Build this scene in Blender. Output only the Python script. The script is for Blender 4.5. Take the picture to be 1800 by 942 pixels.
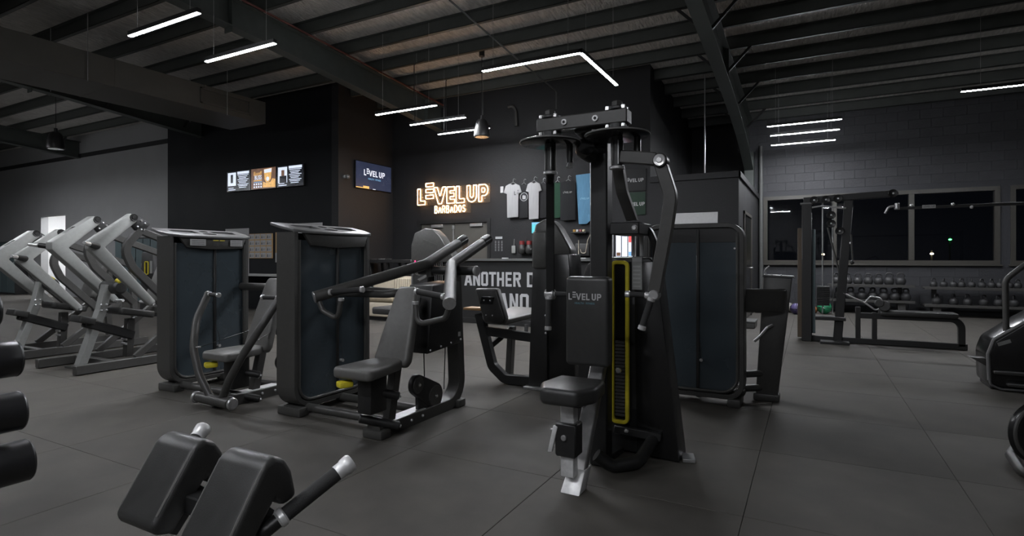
import bpy, bmesh, math, random
from mathutils import Vector as V, Matrix
random.seed(7)
for o in list(bpy.data.objects): bpy.data.objects.remove(o)
sc = bpy.context.scene
COL = sc.collection
# ---------------------------------------------------------------- camera
F = 975.0; HY = 454.0; EYE = 1.2
TH = math.atan2(523.0, 975.0)
cam_d = bpy.data.cameras.new('camera'); cam = bpy.data.objects.new('camera', cam_d); COL.objects.link(cam)
cam.location = (0, 0, EYE); cam.rotation_euler = (math.pi/2, 0, TH)
cam_d.sensor_fit = 'HORIZONTAL'; cam_d.sensor_width = 36.0; cam_d.lens = 36.0*F/1800.0
cam_d.shift_y = -(471.0-HY)/1800.0
cam_d.clip_start = 0.05; cam_d.clip_end = 300
sc.camera = cam
# ---------------------------------------------------------------- night sky outside, exposure
wd = bpy.data.worlds.new('night'); sc.world = wd; wd.use_nodes = True
bg = wd.node_tree.nodes['Background']; bg.inputs[0].default_value = (0.55, 0.65, 1.0, 1); bg.inputs[1].default_value = 0.0012
sc.view_settings.view_transform = 'Standard'
try: sc.view_settings.look = 'None'
except Exception: pass
sc.view_settings.gamma = 1.0; sc.view_settings.use_curve_mapping = False
sc.view_settings.exposure = 1.4
LED = 130.0         # emission of the white light bars
NEON = 6.5        # emission of the warm sign tubes
# ---------------------------------------------------------------- pixel to place
RT = V((math.cos(TH), math.sin(TH), 0)); FW = V((-math.sin(TH), math.cos(TH), 0)); UP = V((0, 0, 1)); EYEP = V((0, 0, EYE))
def ray(px, py): return RT*((px-900)/F) + FW + UP*((HY-py)/F)
def at(px, py, X=None, Y=None, z=None, d=None):
    r = ray(px, py)
    if X is not None: t = X/r.x
    elif Y is not None: t = Y/r.y
    elif z is not None: t = (z-EYE)/r.z
    else: t = d
    return EYEP + r*t
def G(px, py): return at(px, py, z=0)
class Plane:           # an upright plane through a ground point along a ground direction
    def __init__(s, p, dirv): s.p = V(p); s.n = V((dirv[1], -dirv[0], 0)).normalized(); s.u = V((dirv[0], dirv[1], 0)).normalized()
    def __call__(s, px, py, off=0):
        r = ray(px, py); t = ((s.p+s.n*off)-EYEP).dot(s.n)/r.dot(s.n); return EYEP + r*t
# ---------------------------------------------------------------- materials
def mat(name, col, rough=0.5, metal=0.0, var=0.12, scale=30, bump=0.0, bscale=200, emit=None, estr=0, alpha=1.0, bdist=.01, spec=0.5, coat=0, rnd=0.0, trans=0, stretch=None):
    m = bpy.data.materials.new(name); m.use_nodes = True
    nt = m.node_tree; b = nt.nodes['Principled BSDF']; L = nt.links
    tc = nt.nodes.new('ShaderNodeTexCoord')
    src = tc.outputs['Object']
    if stretch:
        mp = nt.nodes.new('ShaderNodeMapping'); mp.inputs['Scale'].default_value = stretch; L.new(src, mp.inputs[0]); src = mp.outputs[0]
    n = nt.nodes.new('ShaderNodeTexNoise'); n.inputs['Scale'].default_value = scale; n.inputs['Detail'].default_value = 5
    L.new(src, n.inputs['Vector'])
    cr = nt.nodes.new('ShaderNodeMapRange'); cr.inputs['From Min'].default_value = .3; cr.inputs['From Max'].default_value = .7
    cr.inputs['To Min'].default_value = 1-var; cr.inputs['To Max'].default_value = 1+var
    L.new(n.outputs['Fac'], cr.inputs['Value'])
    fac = cr.outputs[0]
    if rnd:
        oi = nt.nodes.new('ShaderNodeObjectInfo'); mr = nt.nodes.new('ShaderNodeMapRange')
        mr.inputs['To Min'].default_value = 1-rnd; mr.inputs['To Max'].default_value = 1+rnd
        L.new(oi.outputs['Random'], mr.inputs['Value'])
        mu = nt.nodes.new('ShaderNodeMath'); mu.operation = 'MULTIPLY'; L.new(fac, mu.inputs[0]); L.new(mr.outputs[0], mu.inputs[1]); fac = mu.outputs[0]
    vm = nt.nodes.new('ShaderNodeVectorMath'); vm.operation = 'SCALE'; vm.inputs[0].default_value = col[:3]
    L.new(fac, vm.inputs['Scale']); L.new(vm.outputs[0], b.inputs['Base Color'])
    rr = nt.nodes.new('ShaderNodeMapRange'); rr.inputs['To Min'].default_value = max(0, rough-.08); rr.inputs['To Max'].default_value = min(1, rough+.08)
    L.new(n.outputs['Fac'], rr.inputs['Value']); L.new(rr.outputs[0], b.inputs['Roughness'])
    b.inputs['Metallic'].default_value = metal
    b.inputs['Specular IOR Level'].default_value = spec
    b.inputs['Coat Weight'].default_value = coat
    if trans: b.inputs['Transmission Weight'].default_value = trans
    if bump:
        n2 = nt.nodes.new('ShaderNodeTexNoise'); n2.inputs['Scale'].default_value = bscale; n2.inputs['Detail'].default_value = 3
        L.new(src, n2.inputs['Vector'])
        bp = nt.nodes.new('ShaderNodeBump'); bp.inputs['Strength'].default_value = bump; bp.inputs['Distance'].default_value = bdist
        L.new(n2.outputs['Fac'], bp.inputs['Height']); L.new(bp.outputs[0], b.inputs['Normal'])
    if alpha < 1: b.inputs['Alpha'].default_value = alpha
    if emit: b.inputs['Emission Color'].default_value = (*emit, 1); b.inputs['Emission Strength'].default_value = estr
    return m
M = dict(
 mat_rubber=mat('rubber_mat', (.062, .057, .050), .72, spec=.35, var=.22, scale=3.5, bump=.25, bscale=420, rnd=.09),
 subfloor=mat('subfloor', (.012, .012, .012), .9),
 frame=mat('charcoal_powdercoat', (.052, .051, .048), .42, var=.08, bump=.05, bscale=600),
 frame_black=mat('black_powdercoat', (.016, .016, .016), .40, var=.1, bump=.05, bscale=600),
 gloss_black=mat('gloss_black', (.010, .010, .010), .22, var=.1),
 grey=mat('grey_powdercoat', (.26, .265, .255), .45, var=.06, bump=.05, bscale=600),
 grey_mid=mat('mid_grey_powdercoat', (.085, .088, .086), .45, var=.06, bump=.05, bscale=600),
 vinyl=mat('black_vinyl', (.030, .030, .029), .38, var=.1, bump=.12, bscale=500),
 vinyl_grey=mat('charcoal_vinyl', (.110, .108, .102), .42, var=.08, bump=.12, bscale=500),
 foam=mat('foam_grip', (.022, .022, .022), .8, var=.15, bump=.2, bscale=300),
 chrome=mat('chrome', (.80, .80, .80), .22, metal=.7, var=.05),
 steel=mat('brushed_steel', (.46, .46, .46), .35, metal=.75, var=.1),
 alu=mat('scuffed_aluminium', (.66, .66, .66), .4, metal=.35, var=.15),
 acrylic=mat('smoked_blue_acrylic', (.058, .074, .085), .14, var=.04, scale=3, alpha=.86),
 yellow=mat('yellow_plastic', (.62, .52, .03), .45, var=.08),
 white=mat('white_paint', (.5, .5, .5), .5, var=.04),
 paper=mat('paper', (.36, .36, .36), .7, var=.05),
 print_grey=mat('print_grey', (.10, .10, .10), .7),
 silver_top=mat('silver_plastic', (.12, .12, .12), .35, var=.06),
 wall_dark=mat('charcoal_wall_paint', (.018, .018, .019), .62, var=.10, spec=.3, scale=2.5, bump=.25, bscale=45),
 wall_blue=mat('navy_wall_paint', (.0060, .0068, .0085), .6, spec=.2, var=.10, scale=2.5, bump=.2, bscale=60),
 panel_brown=mat('brown_door_panel', (.050, .035, .021), .6, var=.08),
 wall_grey=mat('pale_grey_wall_paint', (.24, .24, .242), .6, var=.05, scale=2, bump=.15, bscale=60),
 block=mat('painted_block', (.044, .045, .049), .6, spec=.3, var=.12, scale=4, bump=.4, bscale=40, rnd=.07),
 mortar=mat('painted_mortar', (.034, .035, .040), .7, var=.1, bump=.3, bscale=60),
 steelwork=mat('green_grey_steelwork', (.058, .066, .061), .5, var=.12, scale=6),
 purlin=mat('dark_purlin', (.055, .060, .055), .5, var=.12, scale=6),
 foil=mat('crinkled_foil', (.62, .60, .57), .45, metal=.25, var=.2, scale=7, bump=1.0, bscale=9, stretch=(3.2, .8, 1), bdist=.05),
 duct=mat('painted_duct', (.075, .072, .064), .55, var=.1, scale=3),
 win_frame=mat('bronze_window_frame', (.052, .049, .042), .45, var=.08),
 door=mat('grey_door', (.085, .08, .07), .45, var=.08, scale=4),
 led=mat('led_diffuser', (.9, .9, .9), .4, emit=(.93, .95, 1.0), estr=LED),
 neon=mat('neon_tube', (.9, .7, .5), .4, emit=(1.0, .58, .28), estr=NEON),
 neon_red=mat('red_indicator', (.6, .02, .08), .4, emit=(1, .02, .12), estr=1.2),
 counter=mat('counter_charcoal', (.016, .016, .016), .6, spec=.3, var=.08, scale=8),
 letter=mat('white_lettering', (.44, .44, .45), .6, var=.03),
 kettle=mat('kettlebell_iron', (.034, .034, .035), .5, var=.12, bump=.1, bscale=200),
 teal=mat('teal_locker', (.075, .105, .11), .5, var=.06),
 cork=mat('cork_board', (.40, .27, .13), .8, var=.25, scale=90),
 wood=mat('oak_wood', (.30, .17, .07), .5, var=.25, scale=8, stretch=(1, 8, 1)),
 cream=mat('cream_leather', (.52, .46, .36), .55, var=.05, bump=.08, bscale=300),
 taupe=mat('taupe_cushion', (.22, .18, .12), .7, var=.08),
 hood=mat('moulded_hood', (.085, .084, .080), .38, var=.08, bump=.05, bscale=500),
 dumbbell=mat('black_urethane', (.016, .016, .017), .33, var=.1),
 dark_wood=mat('dark_timber', (.055, .04, .026), .55, var=.25, scale=8, stretch=(8, 8, 1)),
 rope=mat('rubber_cable', (.015, .015, .015), .5),
)
# ---------------------------------------------------------------- mesh building
class MB:
    def __init__(s): s.v = []; s.f = []
    def add(s, vs, fs):
        k = len(s.v); s.v += [V(p) for p in vs]; s.f += [tuple(i+k for i in f) for f in fs]; return s
    def addbm(s, bm):
        bm.verts.index_update(); s.add([v.co.copy() for v in bm.verts], [[v.index for v in f.verts] for f in bm.faces]); bm.free(); return s
    def _bev(s, vs, fs, bev, seg):
        if not bev: return s.add(vs, fs)
        bm = bmesh.new(); bv = [bm.verts.new(p) for p in vs]
        for f in fs: bm.faces.new([bv[i] for i in f])
        bmesh.ops.recalc_face_normals(bm, faces=bm.faces)
        bmesh.ops.bevel(bm, geom=list(bm.edges), offset=bev, segments=seg, affect='EDGES', profile=.5, clamp_overlap=True)
        return s.addbm(bm)
    def prism(s, pts, th, bev=0, seg=2, center=False):
        pts = [V(p) for p in pts]; th = V(th)
        if center: pts = [p-th*.5 for p in pts]
        n = len(pts); vs = pts + [p+th for p in pts]
        nrm = V((0, 0, 0))
        for i in range(n): nrm += (pts[i]-pts[0]).cross(pts[(i+1) % n]-pts[0])
        flip = nrm.dot(th) > 0
        a = list(range(n)); b = [i+n for i in range(n)]
        fs = [a[::-1] if flip else a, b if flip else b[::-1]]
        for i in range(n):
            j = (i+1) % n; q = (i, j, j+n, i+n); fs.append(q if flip else q[::-1])
        return s._bev(vs, fs, bev, seg)
    def box(s, lo, hi, bev=0, seg=1):
        lo, hi = V(lo), V(hi)
        return s.prism([(lo.x, lo.y, lo.z), (hi.x, lo.y, lo.z), (hi.x, hi.y, lo.z), (lo.x, hi.y, lo.z)], (0, 0, hi.z-lo.z), bev, seg)
    def obox(s, c, ux, uy, uz, bev=0, seg=1):     # centre and three full-size axes
        c, ux, uy, uz = V(c), V(ux), V(uy), V(uz); p = c-ux/2-uy/2-uz/2
        return s.prism([p, p+ux, p+ux+uy, p+uy], uz, bev, seg)
    def bar(s, a, b, w, h, up=(0, 0, 1), bev=.004, seg=1, ext=0):
        a, b = V(a), V(b); t = (b-a).normalized(); a = a-t*ext; b = b+t*ext
        up = V(up); sd = t.cross(up)
        if sd.length < 1e-4: sd = t.cross(V((1, 0, 0)))
        sd.normalize(); u = sd.cross(t).normalized()
        return s.obox((a+b)/2, sd*w, u*h, (b-a), bev, seg)
    def cyl(s, a, b, r, r2=None, n=16, bev=0):
        a, b = V(a), V(b); r2 = r if r2 is None else r2; t = (b-a).normalized(); L = (b-a).length
        prof = [(0, 0), (r, 0), (r2, L), (0, L)]
        if bev: prof = [(0, 0), (r-bev, 0), (r, bev), (r2, L-bev), (r2-bev, L), (0, L)]
        return s.lathe(prof, a, t, n)
    def lathe(s, prof, o, ax, n=20, sx=1.0, sy=1.0):
        o = V(o); ax = V(ax).normalized(); x = ax.orthogonal().normalized(); y = ax.cross(x)
        vs = []; fs = []; rings = []
        for (r, h) in prof:
            if r < 1e-6: vs.append(o+ax*h); rings.append([len(vs)-1])
            else:
                st = len(vs)
                for i in range(n):
                    a = 2*math.pi*i/n; vs.append(o+ax*h+x*(math.cos(a)*r*sx)+y*(math.sin(a)*r*sy))
                rings.append(list(range(st, st+n)))
        for p, q in zip(rings, rings[1:]):
            for i in range(n):
                j = (i+1) % n
                if len(p) == 1 and len(q) == 1: continue
                if len(p) == 1: fs.append((p[0], q[j], q[i])[::-1])
                elif len(q) == 1: fs.append((p[i], p[j], q[0]))
                else: fs.append((p[i], p[j], q[j], q[i]))
        return s.add(vs, fs)
    def sphere(s, c, r, n=16, sz=1.0):
        k = max(6, n//2)
        return s.lathe([(r*math.sin(math.pi*i/k), -r*sz*math.cos(math.pi*i/k)) for i in range(k+1)], c, (0, 0, 1), n)
    def torus(s, c, ax, R, r, n=24, m=8):
        prof = [(R+r*math.cos(2*math.pi*i/m), r*math.sin(2*math.pi*i/m)) for i in range(m+1)]
        return s.lathe(prof, c, ax, n)
    def tube(s, pts, r, n=10, fil=.06, seg=5, r2=None, closed=False):
        P = fillet([V(p) for p in pts], fil, seg, closed)
        return s._sweep(P, lambda i, k: [(math.cos(2*math.pi*a/n)*rr(i, k, r, r2), math.sin(2*math.pi*a/n)*rr(i, k, r, r2)) for a in range(n)], None, closed)
    def strip(s, pts, w, h, side, fil=.08, seg=5, closed=False, ch=.004):   # rectangular tube bent in a plane; w along side, h in the plane
        P = fillet([V(p) for p in pts], fil, seg, closed)
        a, b = w/2, h/2
        sec = [(-a, -b+ch), (-a+ch, -b), (a-ch, -b), (a, -b+ch), (a, b-ch), (a-ch, b), (-a+ch, b), (-a, b-ch)]
        return s._sweep(P, lambda i, k: sec, V(side).normalized(), closed)
    def _sweep(s, P, secf, side, closed):
        k = len(P); vs = []; fs = []; n = None; X = None
        for i in range(k):
            if closed: t = (P[(i+1) % k]-P[i-1]).normalized(); t0 = (P[i]-P[i-1]).normalized()
            else:
                t = (P[min(i+1, k-1)]-P[max(i-1, 0)]).normalized(); t0 = (P[i]-P[i-1]).normalized() if i else t
            if side is not None: x = side; y = t.cross(x).normalized()
            else:
                if X is None: X = t.orthogonal().normalized()
                X = (X-t*X.dot(t)).normalized(); x = X; y = t.cross(x)
            m = 1/max(.5, t.dot(t0))
            sec = secf(i, k); n = len(sec)
            for (u, w) in sec: vs.append(P[i]+x*u+y*w*(m if side is not None else 1))
        R = k if closed else k-1
        for i in range(R):
            for j in range(n):
                a = i*n+j; b = i*n+(j+1) % n; c = ((i+1) % k)*n+(j+1) % n; d = ((i+1) % k)*n+j; fs.append((a, b, c, d))
        if not closed: fs.append(tuple(range(n))[::-1]); fs.append(tuple((k-1)*n+j for j in range(n)))
        return s.add(vs, fs)
    def build(s, name, m, parent=None, smooth=True, ang=38):
        me = bpy.data.meshes.new(name); o0 = rootloc(parent)
        me.from_pydata([tuple(p-o0) for p in s.v], [], s.f)
        bm = bmesh.new(); bm.from_mesh(me); bmesh.ops.recalc_face_normals(bm, faces=bm.faces); bm.to_mesh(me); bm.free()
        me.materials.append(M[m] if isinstance(m, str) else m)
        if smooth:
            me.polygons.foreach_set('use_smooth', [True]*len(me.polygons)); me.set_sharp_from_angle(angle=math.radians(ang))
        o = bpy.data.objects.new(name, me); COL.objects.link(o); o.parent = parent
        return o
def rr(i, k, r, r2): return r if r2 is None else r+(r2-r)*i/(k-1)
def rootloc(p):
    l = V((0, 0, 0))
    while p is not None: l += p.location; p = p.parent
    return l
def fillet(P, R, seg, closed=False):
    if R <= 0 or len(P) < 3: return P
    out = []; k = len(P)
    for i in range(k):
        if not closed and i in (0, k-1): out.append(P[i]); continue
        a, b, c = P[i-1], P[i], P[(i+1) % k]; u = a-b; w = c-b
        lu, lw = u.length, w.length
        if lu < 1e-6 or lw < 1e-6: continue
        u /= lu; w /= lw; ang = u.angle(w)
        if ang > 3.10: out.append(b); continue
        t = min(R/math.tan(ang/2), lu*.49, lw*.49); r = t*math.tan(ang/2)
        bis = (u+w).normalized(); cen = b+bis*(r/math.sin(ang/2)); p0 = b+u*t-cen; p1 = b+w*t-cen
        tot = p0.angle(p1)
        for q in range(seg+1):
            f = q/seg
            out.append(cen+(p0*math.sin((1-f)*tot)+p1*math.sin(f*tot))/max(1e-6, math.sin(tot)))
    return out
def tag(o, label=None, cat=None, group=None, kind=None):
    if label: o['label'] = label
    if cat: o['category'] = cat
    if group: o['group'] = group
    if kind: o['kind'] = kind
    return o
def thing(name, loc, label, cat, group=None):
    o = bpy.data.objects.new(name, None); COL.objects.link(o); o.location = loc; o.empty_display_size = .1
    return tag(o, label, cat, group)
def struct(name, loc=(0, 0, 0)):
    o = bpy.data.objects.new(name, None); COL.objects.link(o); o.location = loc; o['kind'] = 'structure'; return o
def copy_tree(o, parent=None):
    c = o.copy(); COL.objects.link(c); c.parent = parent
    for ch in list(o.children): copy_tree(ch, c)
    return c
def text_mb(txt, o, ux, uz, size, th=.002, bold=0.0, sx=1.0, align='CENTER'):
    """writing as thin raised lettering: o = anchor, ux = reading direction, uz = up"""
    cu = bpy.data.curves.new('t', 'FONT'); cu.body = txt; cu.size = 1; cu.align_x = align; cu.offset = bold; cu.resolution_u = 3
    ob = bpy.data.objects.new('t', cu); COL.objects.link(ob); dg = bpy.context.evaluated_depsgraph_get(); dg.update()
    me = bpy.data.meshes.new_from_object(ob.evaluated_get(dg)); ux = V(ux).normalized(); uz = V(uz).normalized(); nn = ux.cross(uz)
    mb = MB(); vs = [V(o)+ux*(v.co.x*size*sx)+uz*(v.co.y*size)+nn*th for v in me.vertices]
    mb.add(vs, [tuple(p.vertices) for p in me.polygons])
    bpy.data.objects.remove(ob); bpy.data.curves.remove(cu); bpy.data.meshes.remove(me)
    return mb

def cut(o, mbs):
    """sink real cavities into a finished mesh"""
    tmp = []
    for i, mb in enumerate(mbs):
        c = mb.build('cutter', o.data.materials[0], o.parent, smooth=False); tmp.append(c)
        md = o.modifiers.new('cut%d' % i, 'BOOLEAN'); md.operation = 'DIFFERENCE'; md.object = c; md.solver = 'EXACT'
    bpy.context.view_layer.update(); dg = bpy.context.evaluated_depsgraph_get()
    me = bpy.data.meshes.new_from_object(o.evaluated_get(dg)); o.modifiers.clear(); o.data = me
    me.polygons.foreach_set('use_smooth', [True]*len(me.polygons)); me.set_sharp_from_angle(angle=math.radians(38))
    for c in tmp: bpy.data.objects.remove(c)
    return o
# ================================================================ ROOM
YB, YR, YF = 14.7, 10.5, 8.74       # window wall, reception wall, front of the blue block
XC, XS = -8.92, -1.1                # corner of blue block, side of changing room
WH = 5.9
def zroof(Y): return 4.62+.062*(YB-Y)
# floor of rubber mats
floor = struct('floor')
MB().box((-27, -5.2, -.06), (10, 15, -.012)).build('subfloor', 'subfloor', floor, smooth=False)
MX0, MY0, MW, MD = -.272, 2.78, .976, 1.004
tile = None; ntile = 0; rest = MB()
def matquad(i, j): return MX0+i*MW, MY0+j*MD
for i in range(-28, 11):
    for j in range(-9, 13):
        x, y = matquad(i, j); cx, cy = x+MW/2, y+MD/2
        if x < -26.9 or cx > 9.6 or cy < -5 or y+MD > 14.95: continue
        d = V((cx, cy, 0)).dot(FW); r = V((cx, cy, 0)).dot(RT)
        inview = d > .6 and abs(r) < d*.93+.8 and 1170/d > 70
        if inview and ntile < 298:
            if tile is None:
                tile = MB().box((0.0012, 0.0012, -.012), (MW-.0012, MD-.0012, 0), .0016).build('mat', 'mat_rubber', floor, smooth=False); tile.location = (x, y, 0)
            else:
                c = tile.copy(); COL.objects.link(c); c.location = (x, y, 0)
            ntile += 1
        else: rest.box((x+.0015, y+.0015, -.012), (x+MW-.0015, y+MD-.0015, 0))
ro = rest.build('mat_field', 'mat_rubber', floor, smooth=False); ro['kind'] = 'stuff'
# window wall of painted block
wall_back = struct('wall_back', (0, YB, 0))
W1, W2 = (-.95, 3.40), (3.62, 8.05); WZ0, WZ1 = 1.10, 2.65
core = MB()
for x0, x1, z0, z1 in ((-1.3, 10, 0, WZ0), (-1.3, 10, WZ1, WH), (-1.3, W1[0], WZ0, WZ1), (W1[1], W2[0], WZ0, WZ1), (W2[1], 10, WZ0, WZ1)):
    core.box((x0, YB, z0), (x1, YB+.2, z1))
core.build('wall_core', 'mortar', wall_back, smooth=False)
bw, bh = .395, .197; proto = None; nb = 0; restb = MB(); cells = []
for k in range(0, 24):
    z0 = k*.2+.003
    if z0+bh > 4.75: break
    for i in range(-4, 26):
        x0 = -1.3+(i+(.5 if k % 2 else 0))*.4
        if x0 < -1.3 or x0+bw > 9.5: continue
        zc = z0+bh/2
        hit = any(x0+bw > w[0]-.04 and x0 < w[1]+.04 and z0+bh > WZ0-.04 and z0 < WZ1+.04 for w in (W1, W2))
        if not hit: cells.append((0 if zc > 2.6 else 1, x0, z0))
cells.sort()
for q, x0, z0 in cells:
    if nb < 290:
        if proto is None:
            proto = MB().box((0, YB-.006, 0), (bw, YB+.004, bh), .004).build('block', 'block', wall_back, smooth=False); proto.location = (x0, 0, z0)
        else:
            c = proto.copy(); COL.objects.link(c); c.location = (x0, random.uniform(-.0015, .0015), z0)
        nb += 1
    else: restb.box((x0, YB-.006, z0), (x0+bw, YB+.004, z0+bh))
o = restb.build('block_field', 'block', wall_back, smooth=False); o['kind'] = 'stuff'
def window(n, w):
    root = struct('window_%d' % n, (w[0], YB, WZ0))
    fr = MB(); t = .055; y0, y1 = YB-.02, YB+.12
    fr.box((w[0]-.03, y0, WZ0-.03), (w[1]+.03, y1, WZ0+t)); fr.box((w[0]-.03, y0, WZ1-t), (w[1]+.03, y1, WZ1+.03))
    fr.box((w[0]-.03, y0, WZ0+t-.002), (w[0]+t, y1, WZ1-t+.002)); fr.box((w[1]-t, y0, WZ0+t-.002), (w[1]+.03, y1, WZ1-t+.002))
    fr.build('window_frame', 'win_frame', root)
    MB().box((w[0]-.06, YB-.07, WZ0-.06), (w[1]+.06, YB+.02, WZ0-.028), .004).build('window_sill', 'win_frame', root)
    st = (w[1]-w[0])/3
    for k in (1, 2): MB().box((w[0]+st*k-.05, y0, WZ0+t), (w[0]+st*k+.05, y1, WZ1-t), .004).build('mullion', 'win_frame', root)
    for k in range(3): MB().box((w[0]+st*k+.04, YB+.05, WZ0+.04), (w[0]+st*(k+1)-.04, YB+.056, WZ1-.04)).build('pane', 'glass', root, smooth=False)
g = bpy.data.materials.new('window_glass'); g.use_nodes = True
nt = g.node_tree; nt.nodes.clear(); out = nt.nodes.new('ShaderNodeOutputMaterial'); mx = nt.nodes.new('ShaderNodeMixShader'); fz = nt.nodes.new('ShaderNodeFresnel'); fz.inputs[0].default_value = 1.5
tr = nt.nodes.new('ShaderNodeBsdfTransparent'); tr.inputs[0].default_value = (.8, .82, .84, 1); gl = nt.nodes.new('ShaderNodeBsdfGlossy'); gl.inputs['Roughness'].default_value = .02
nz = nt.nodes.new('ShaderNodeTexNoise'); nz.inputs['Scale'].default_value = 1.2; bpn = nt.nodes.new('ShaderNodeBump'); bpn.inputs['Strength'].default_value = .01
nt.links.new(nz.outputs['Fac'], bpn.inputs['Height']); nt.links.new(bpn.outputs[0], gl.inputs['Normal'])
nt.links.new(fz.outputs[0], mx.inputs[0]); nt.links.new(tr.outputs[0], mx.inputs[1]); nt.links.new(gl.outputs[0], mx.inputs[2]); nt.links.new(mx.outputs[0], out.inputs[0])
M['glass'] = g
window(1, W1); window(2, W2)
# other walls
def wallbox(name, lo, hi, m):
    o = MB().box(lo, hi).build(name, m, None, smooth=False); o['kind'] = 'structure'; return o
XN = at(1143, 400, Y=YR).x                  # where the reception wall ends and the low room begins
DX0, DX1 = at(738, 400, Y=YR).x, at(859, 400, Y=YR).x; DZ = 2.03
w = MB(); w.box((XC-.2, YR, 0), (DX0, YR+.2, WH)); w.box((DX1, YR, 0), (XN, YR+.2, WH)); w.box((DX0, YR, DZ), (DX1, YR+.2, WH))
o = w.build('wall_reception', 'wall_dark', None, smooth=False); o['kind'] = 'structure'
wallbox('wall_return', (XC-.2, YF, 0), (XC, YR, WH), 'wall_dark')
wallbox('wall_blue', (-15.16, YF, 0), (XC-.2, YF+.2, WH), 'wall_blue')
wallbox('wall_front', (-27, -5.4, 0), (10, -5.2, 6.2), 'wall_grey')
wallbox('wall_right', (9.8, -5.4, 0), (10, 15, 6.2), 'wall_dark')
wallbox('wall_left', (-27.2, -5.4, 0), (-27, 9.1, 6.2), 'wall_grey')
# low changing room block beside the window wall
ZR = 2.72
w = MB(); w.box((XN, YR, 0), (XS, YR+.15, ZR)); w.box((XS-.15, YR+.15, 0), (XS, YB-.001, ZR-.1)); w.box((XN, YR+.15, ZR-.1), (XS, YB-.001, ZR))
w.box((XN, YR+.15, 0), (XN+.1, YB, ZR-.1))
o = w.build('wall_changing_room', 'wall_dark', None, smooth=False); o['kind'] = 'structure'
w = MB(); w.box((XN, YR-.035, ZR-.09), (XS+.035, YR, ZR+.02), .004); w.box((XS, YR-.035, ZR-.09), (XS+.035, YB-.05, ZR+.02), .004)
o = w.build('trim_1', 'wall_dark'); o['kind'] = 'structure'
wallbox('wall_rear', (XC-.2, YB+.0, 0), (-1.3, YB+.2, WH), 'wall_dark')
wallbox('wall_upper', (XN-.2, YR+.2, 0), (XN, YB, WH), 'wall_dark')
# grey wall with a lit doorway
ga, gb = at(72, 450, Y=YF+.05).x, at(115, 450, Y=YF+.05).x
GT = 2.58; yg = YF+.05
w = MB(); w.box((-27, yg, 0), (ga, yg+.2, WH)); w.box((gb, yg, 0), (-15.16, yg+.2, WH)); w.box((ga, yg, GT), (gb, yg+.2, WH))
o = w.build('wall_grey', 'wall_grey', None, smooth=False); o['kind'] = 'structure'
w = MB(); w.box((ga-.8, yg+2.2, 0), (gb+1.6, yg+2.3, 3)); w.box((ga-.9, yg+.2, 0), (ga-.8, yg+2.3, 3)); w.box((gb+1.6, yg+.2, 0), (gb+1.7, yg+2.3, 3)); w.box((ga-.9, yg+.2, 3), (gb+1.7, yg+2.3, 3.1)); w.box((ga-.9, yg+.0, -.05), (gb+1.7, yg+2.3, -.001))
o = w.build('wall_lobby', 'white', None, smooth=False); o['kind'] = 'structure'
L = thing('ceiling_lamp_offscreen', ((ga+gb)/2+.3, yg+1.2, 2.97), 'square white ceiling lamp in the lit lobby beyond the grey wall', 'ceiling lamp')
MB().box(((ga+gb)/2, yg+.9, 2.95), ((ga+gb)/2+.6, yg+1.5, 3.0), .006).build('housing', 'white', L); MB().box(((ga+gb)/2+.03, yg+.93, 2.942), ((ga+gb)/2+.57, yg+1.47, 2.951)).build('diffuser', mat('lobby_diffuser', (.9, .9, .9), .5, emit=(.95, .97, 1), estr=70), L)
tr1 = MB(); tr1.box((-27, yg-.03, 4.3), (-15.16, yg, 4.42), .004); o = tr1.build('trim_2', 'wall_dark'); o['kind'] = 'structure'
# skirting
o = MB().box((XC, YR-.015, 0), (DX0-.06, YR, .1)).build('baseboard_reception', 'frame_black'); o['kind'] = 'structure'
# double door in the reception wall
dr = struct('door_1', ((DX0+DX1)/2, YR, 0))
fr = MB(); fr.box((DX0-.05, YR-.02, 0), (DX0+.03, YR+.1, DZ-.03)); fr.box((DX1-.03, YR-.02, 0), (DX1+.05, YR+.1, DZ-.03)); fr.box((DX0-.05, YR-.02, DZ-.03), (DX1+.05, YR+.1, DZ+.05))
fr.build('door_frame', 'frame_black', dr)
dm = at(798, 400, Y=YR).x
for a, b in ((DX0+.03, dm-.004), (dm+.004, DX1-.03)):
    lf = MB().box((a, YR+.03, .01), (b, YR+.075, DZ-.035), .004).build('door_leaf', 'door', dr)
    cx = (a+b)/2 + (.15 if a > dm-.1 else .0)
    MB().box((cx-.16, YR-.02, DZ-.12), (cx+.16, YR+.035, DZ-.05), .006).build('door_closer', 'steel', lf)
MB().cyl((dm-.03, YR+.015, .3), (dm-.03, YR+.015, DZ-.12), .008, n=8).build('flush_bolt', 'steel', dr)
MB().obox((dm-.03, YR+.01, DZ-.12), (.05, 0, 0), (0, .03, 0), (0, 0, .08), .005).build('bolt_cap', 'steel', dr)
MB().box((dm+.22, YR+.02, 1.15), (dm+.36, YR+.032, 1.6), .003).build('vision_panel', 'panel_brown', dr)
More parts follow.
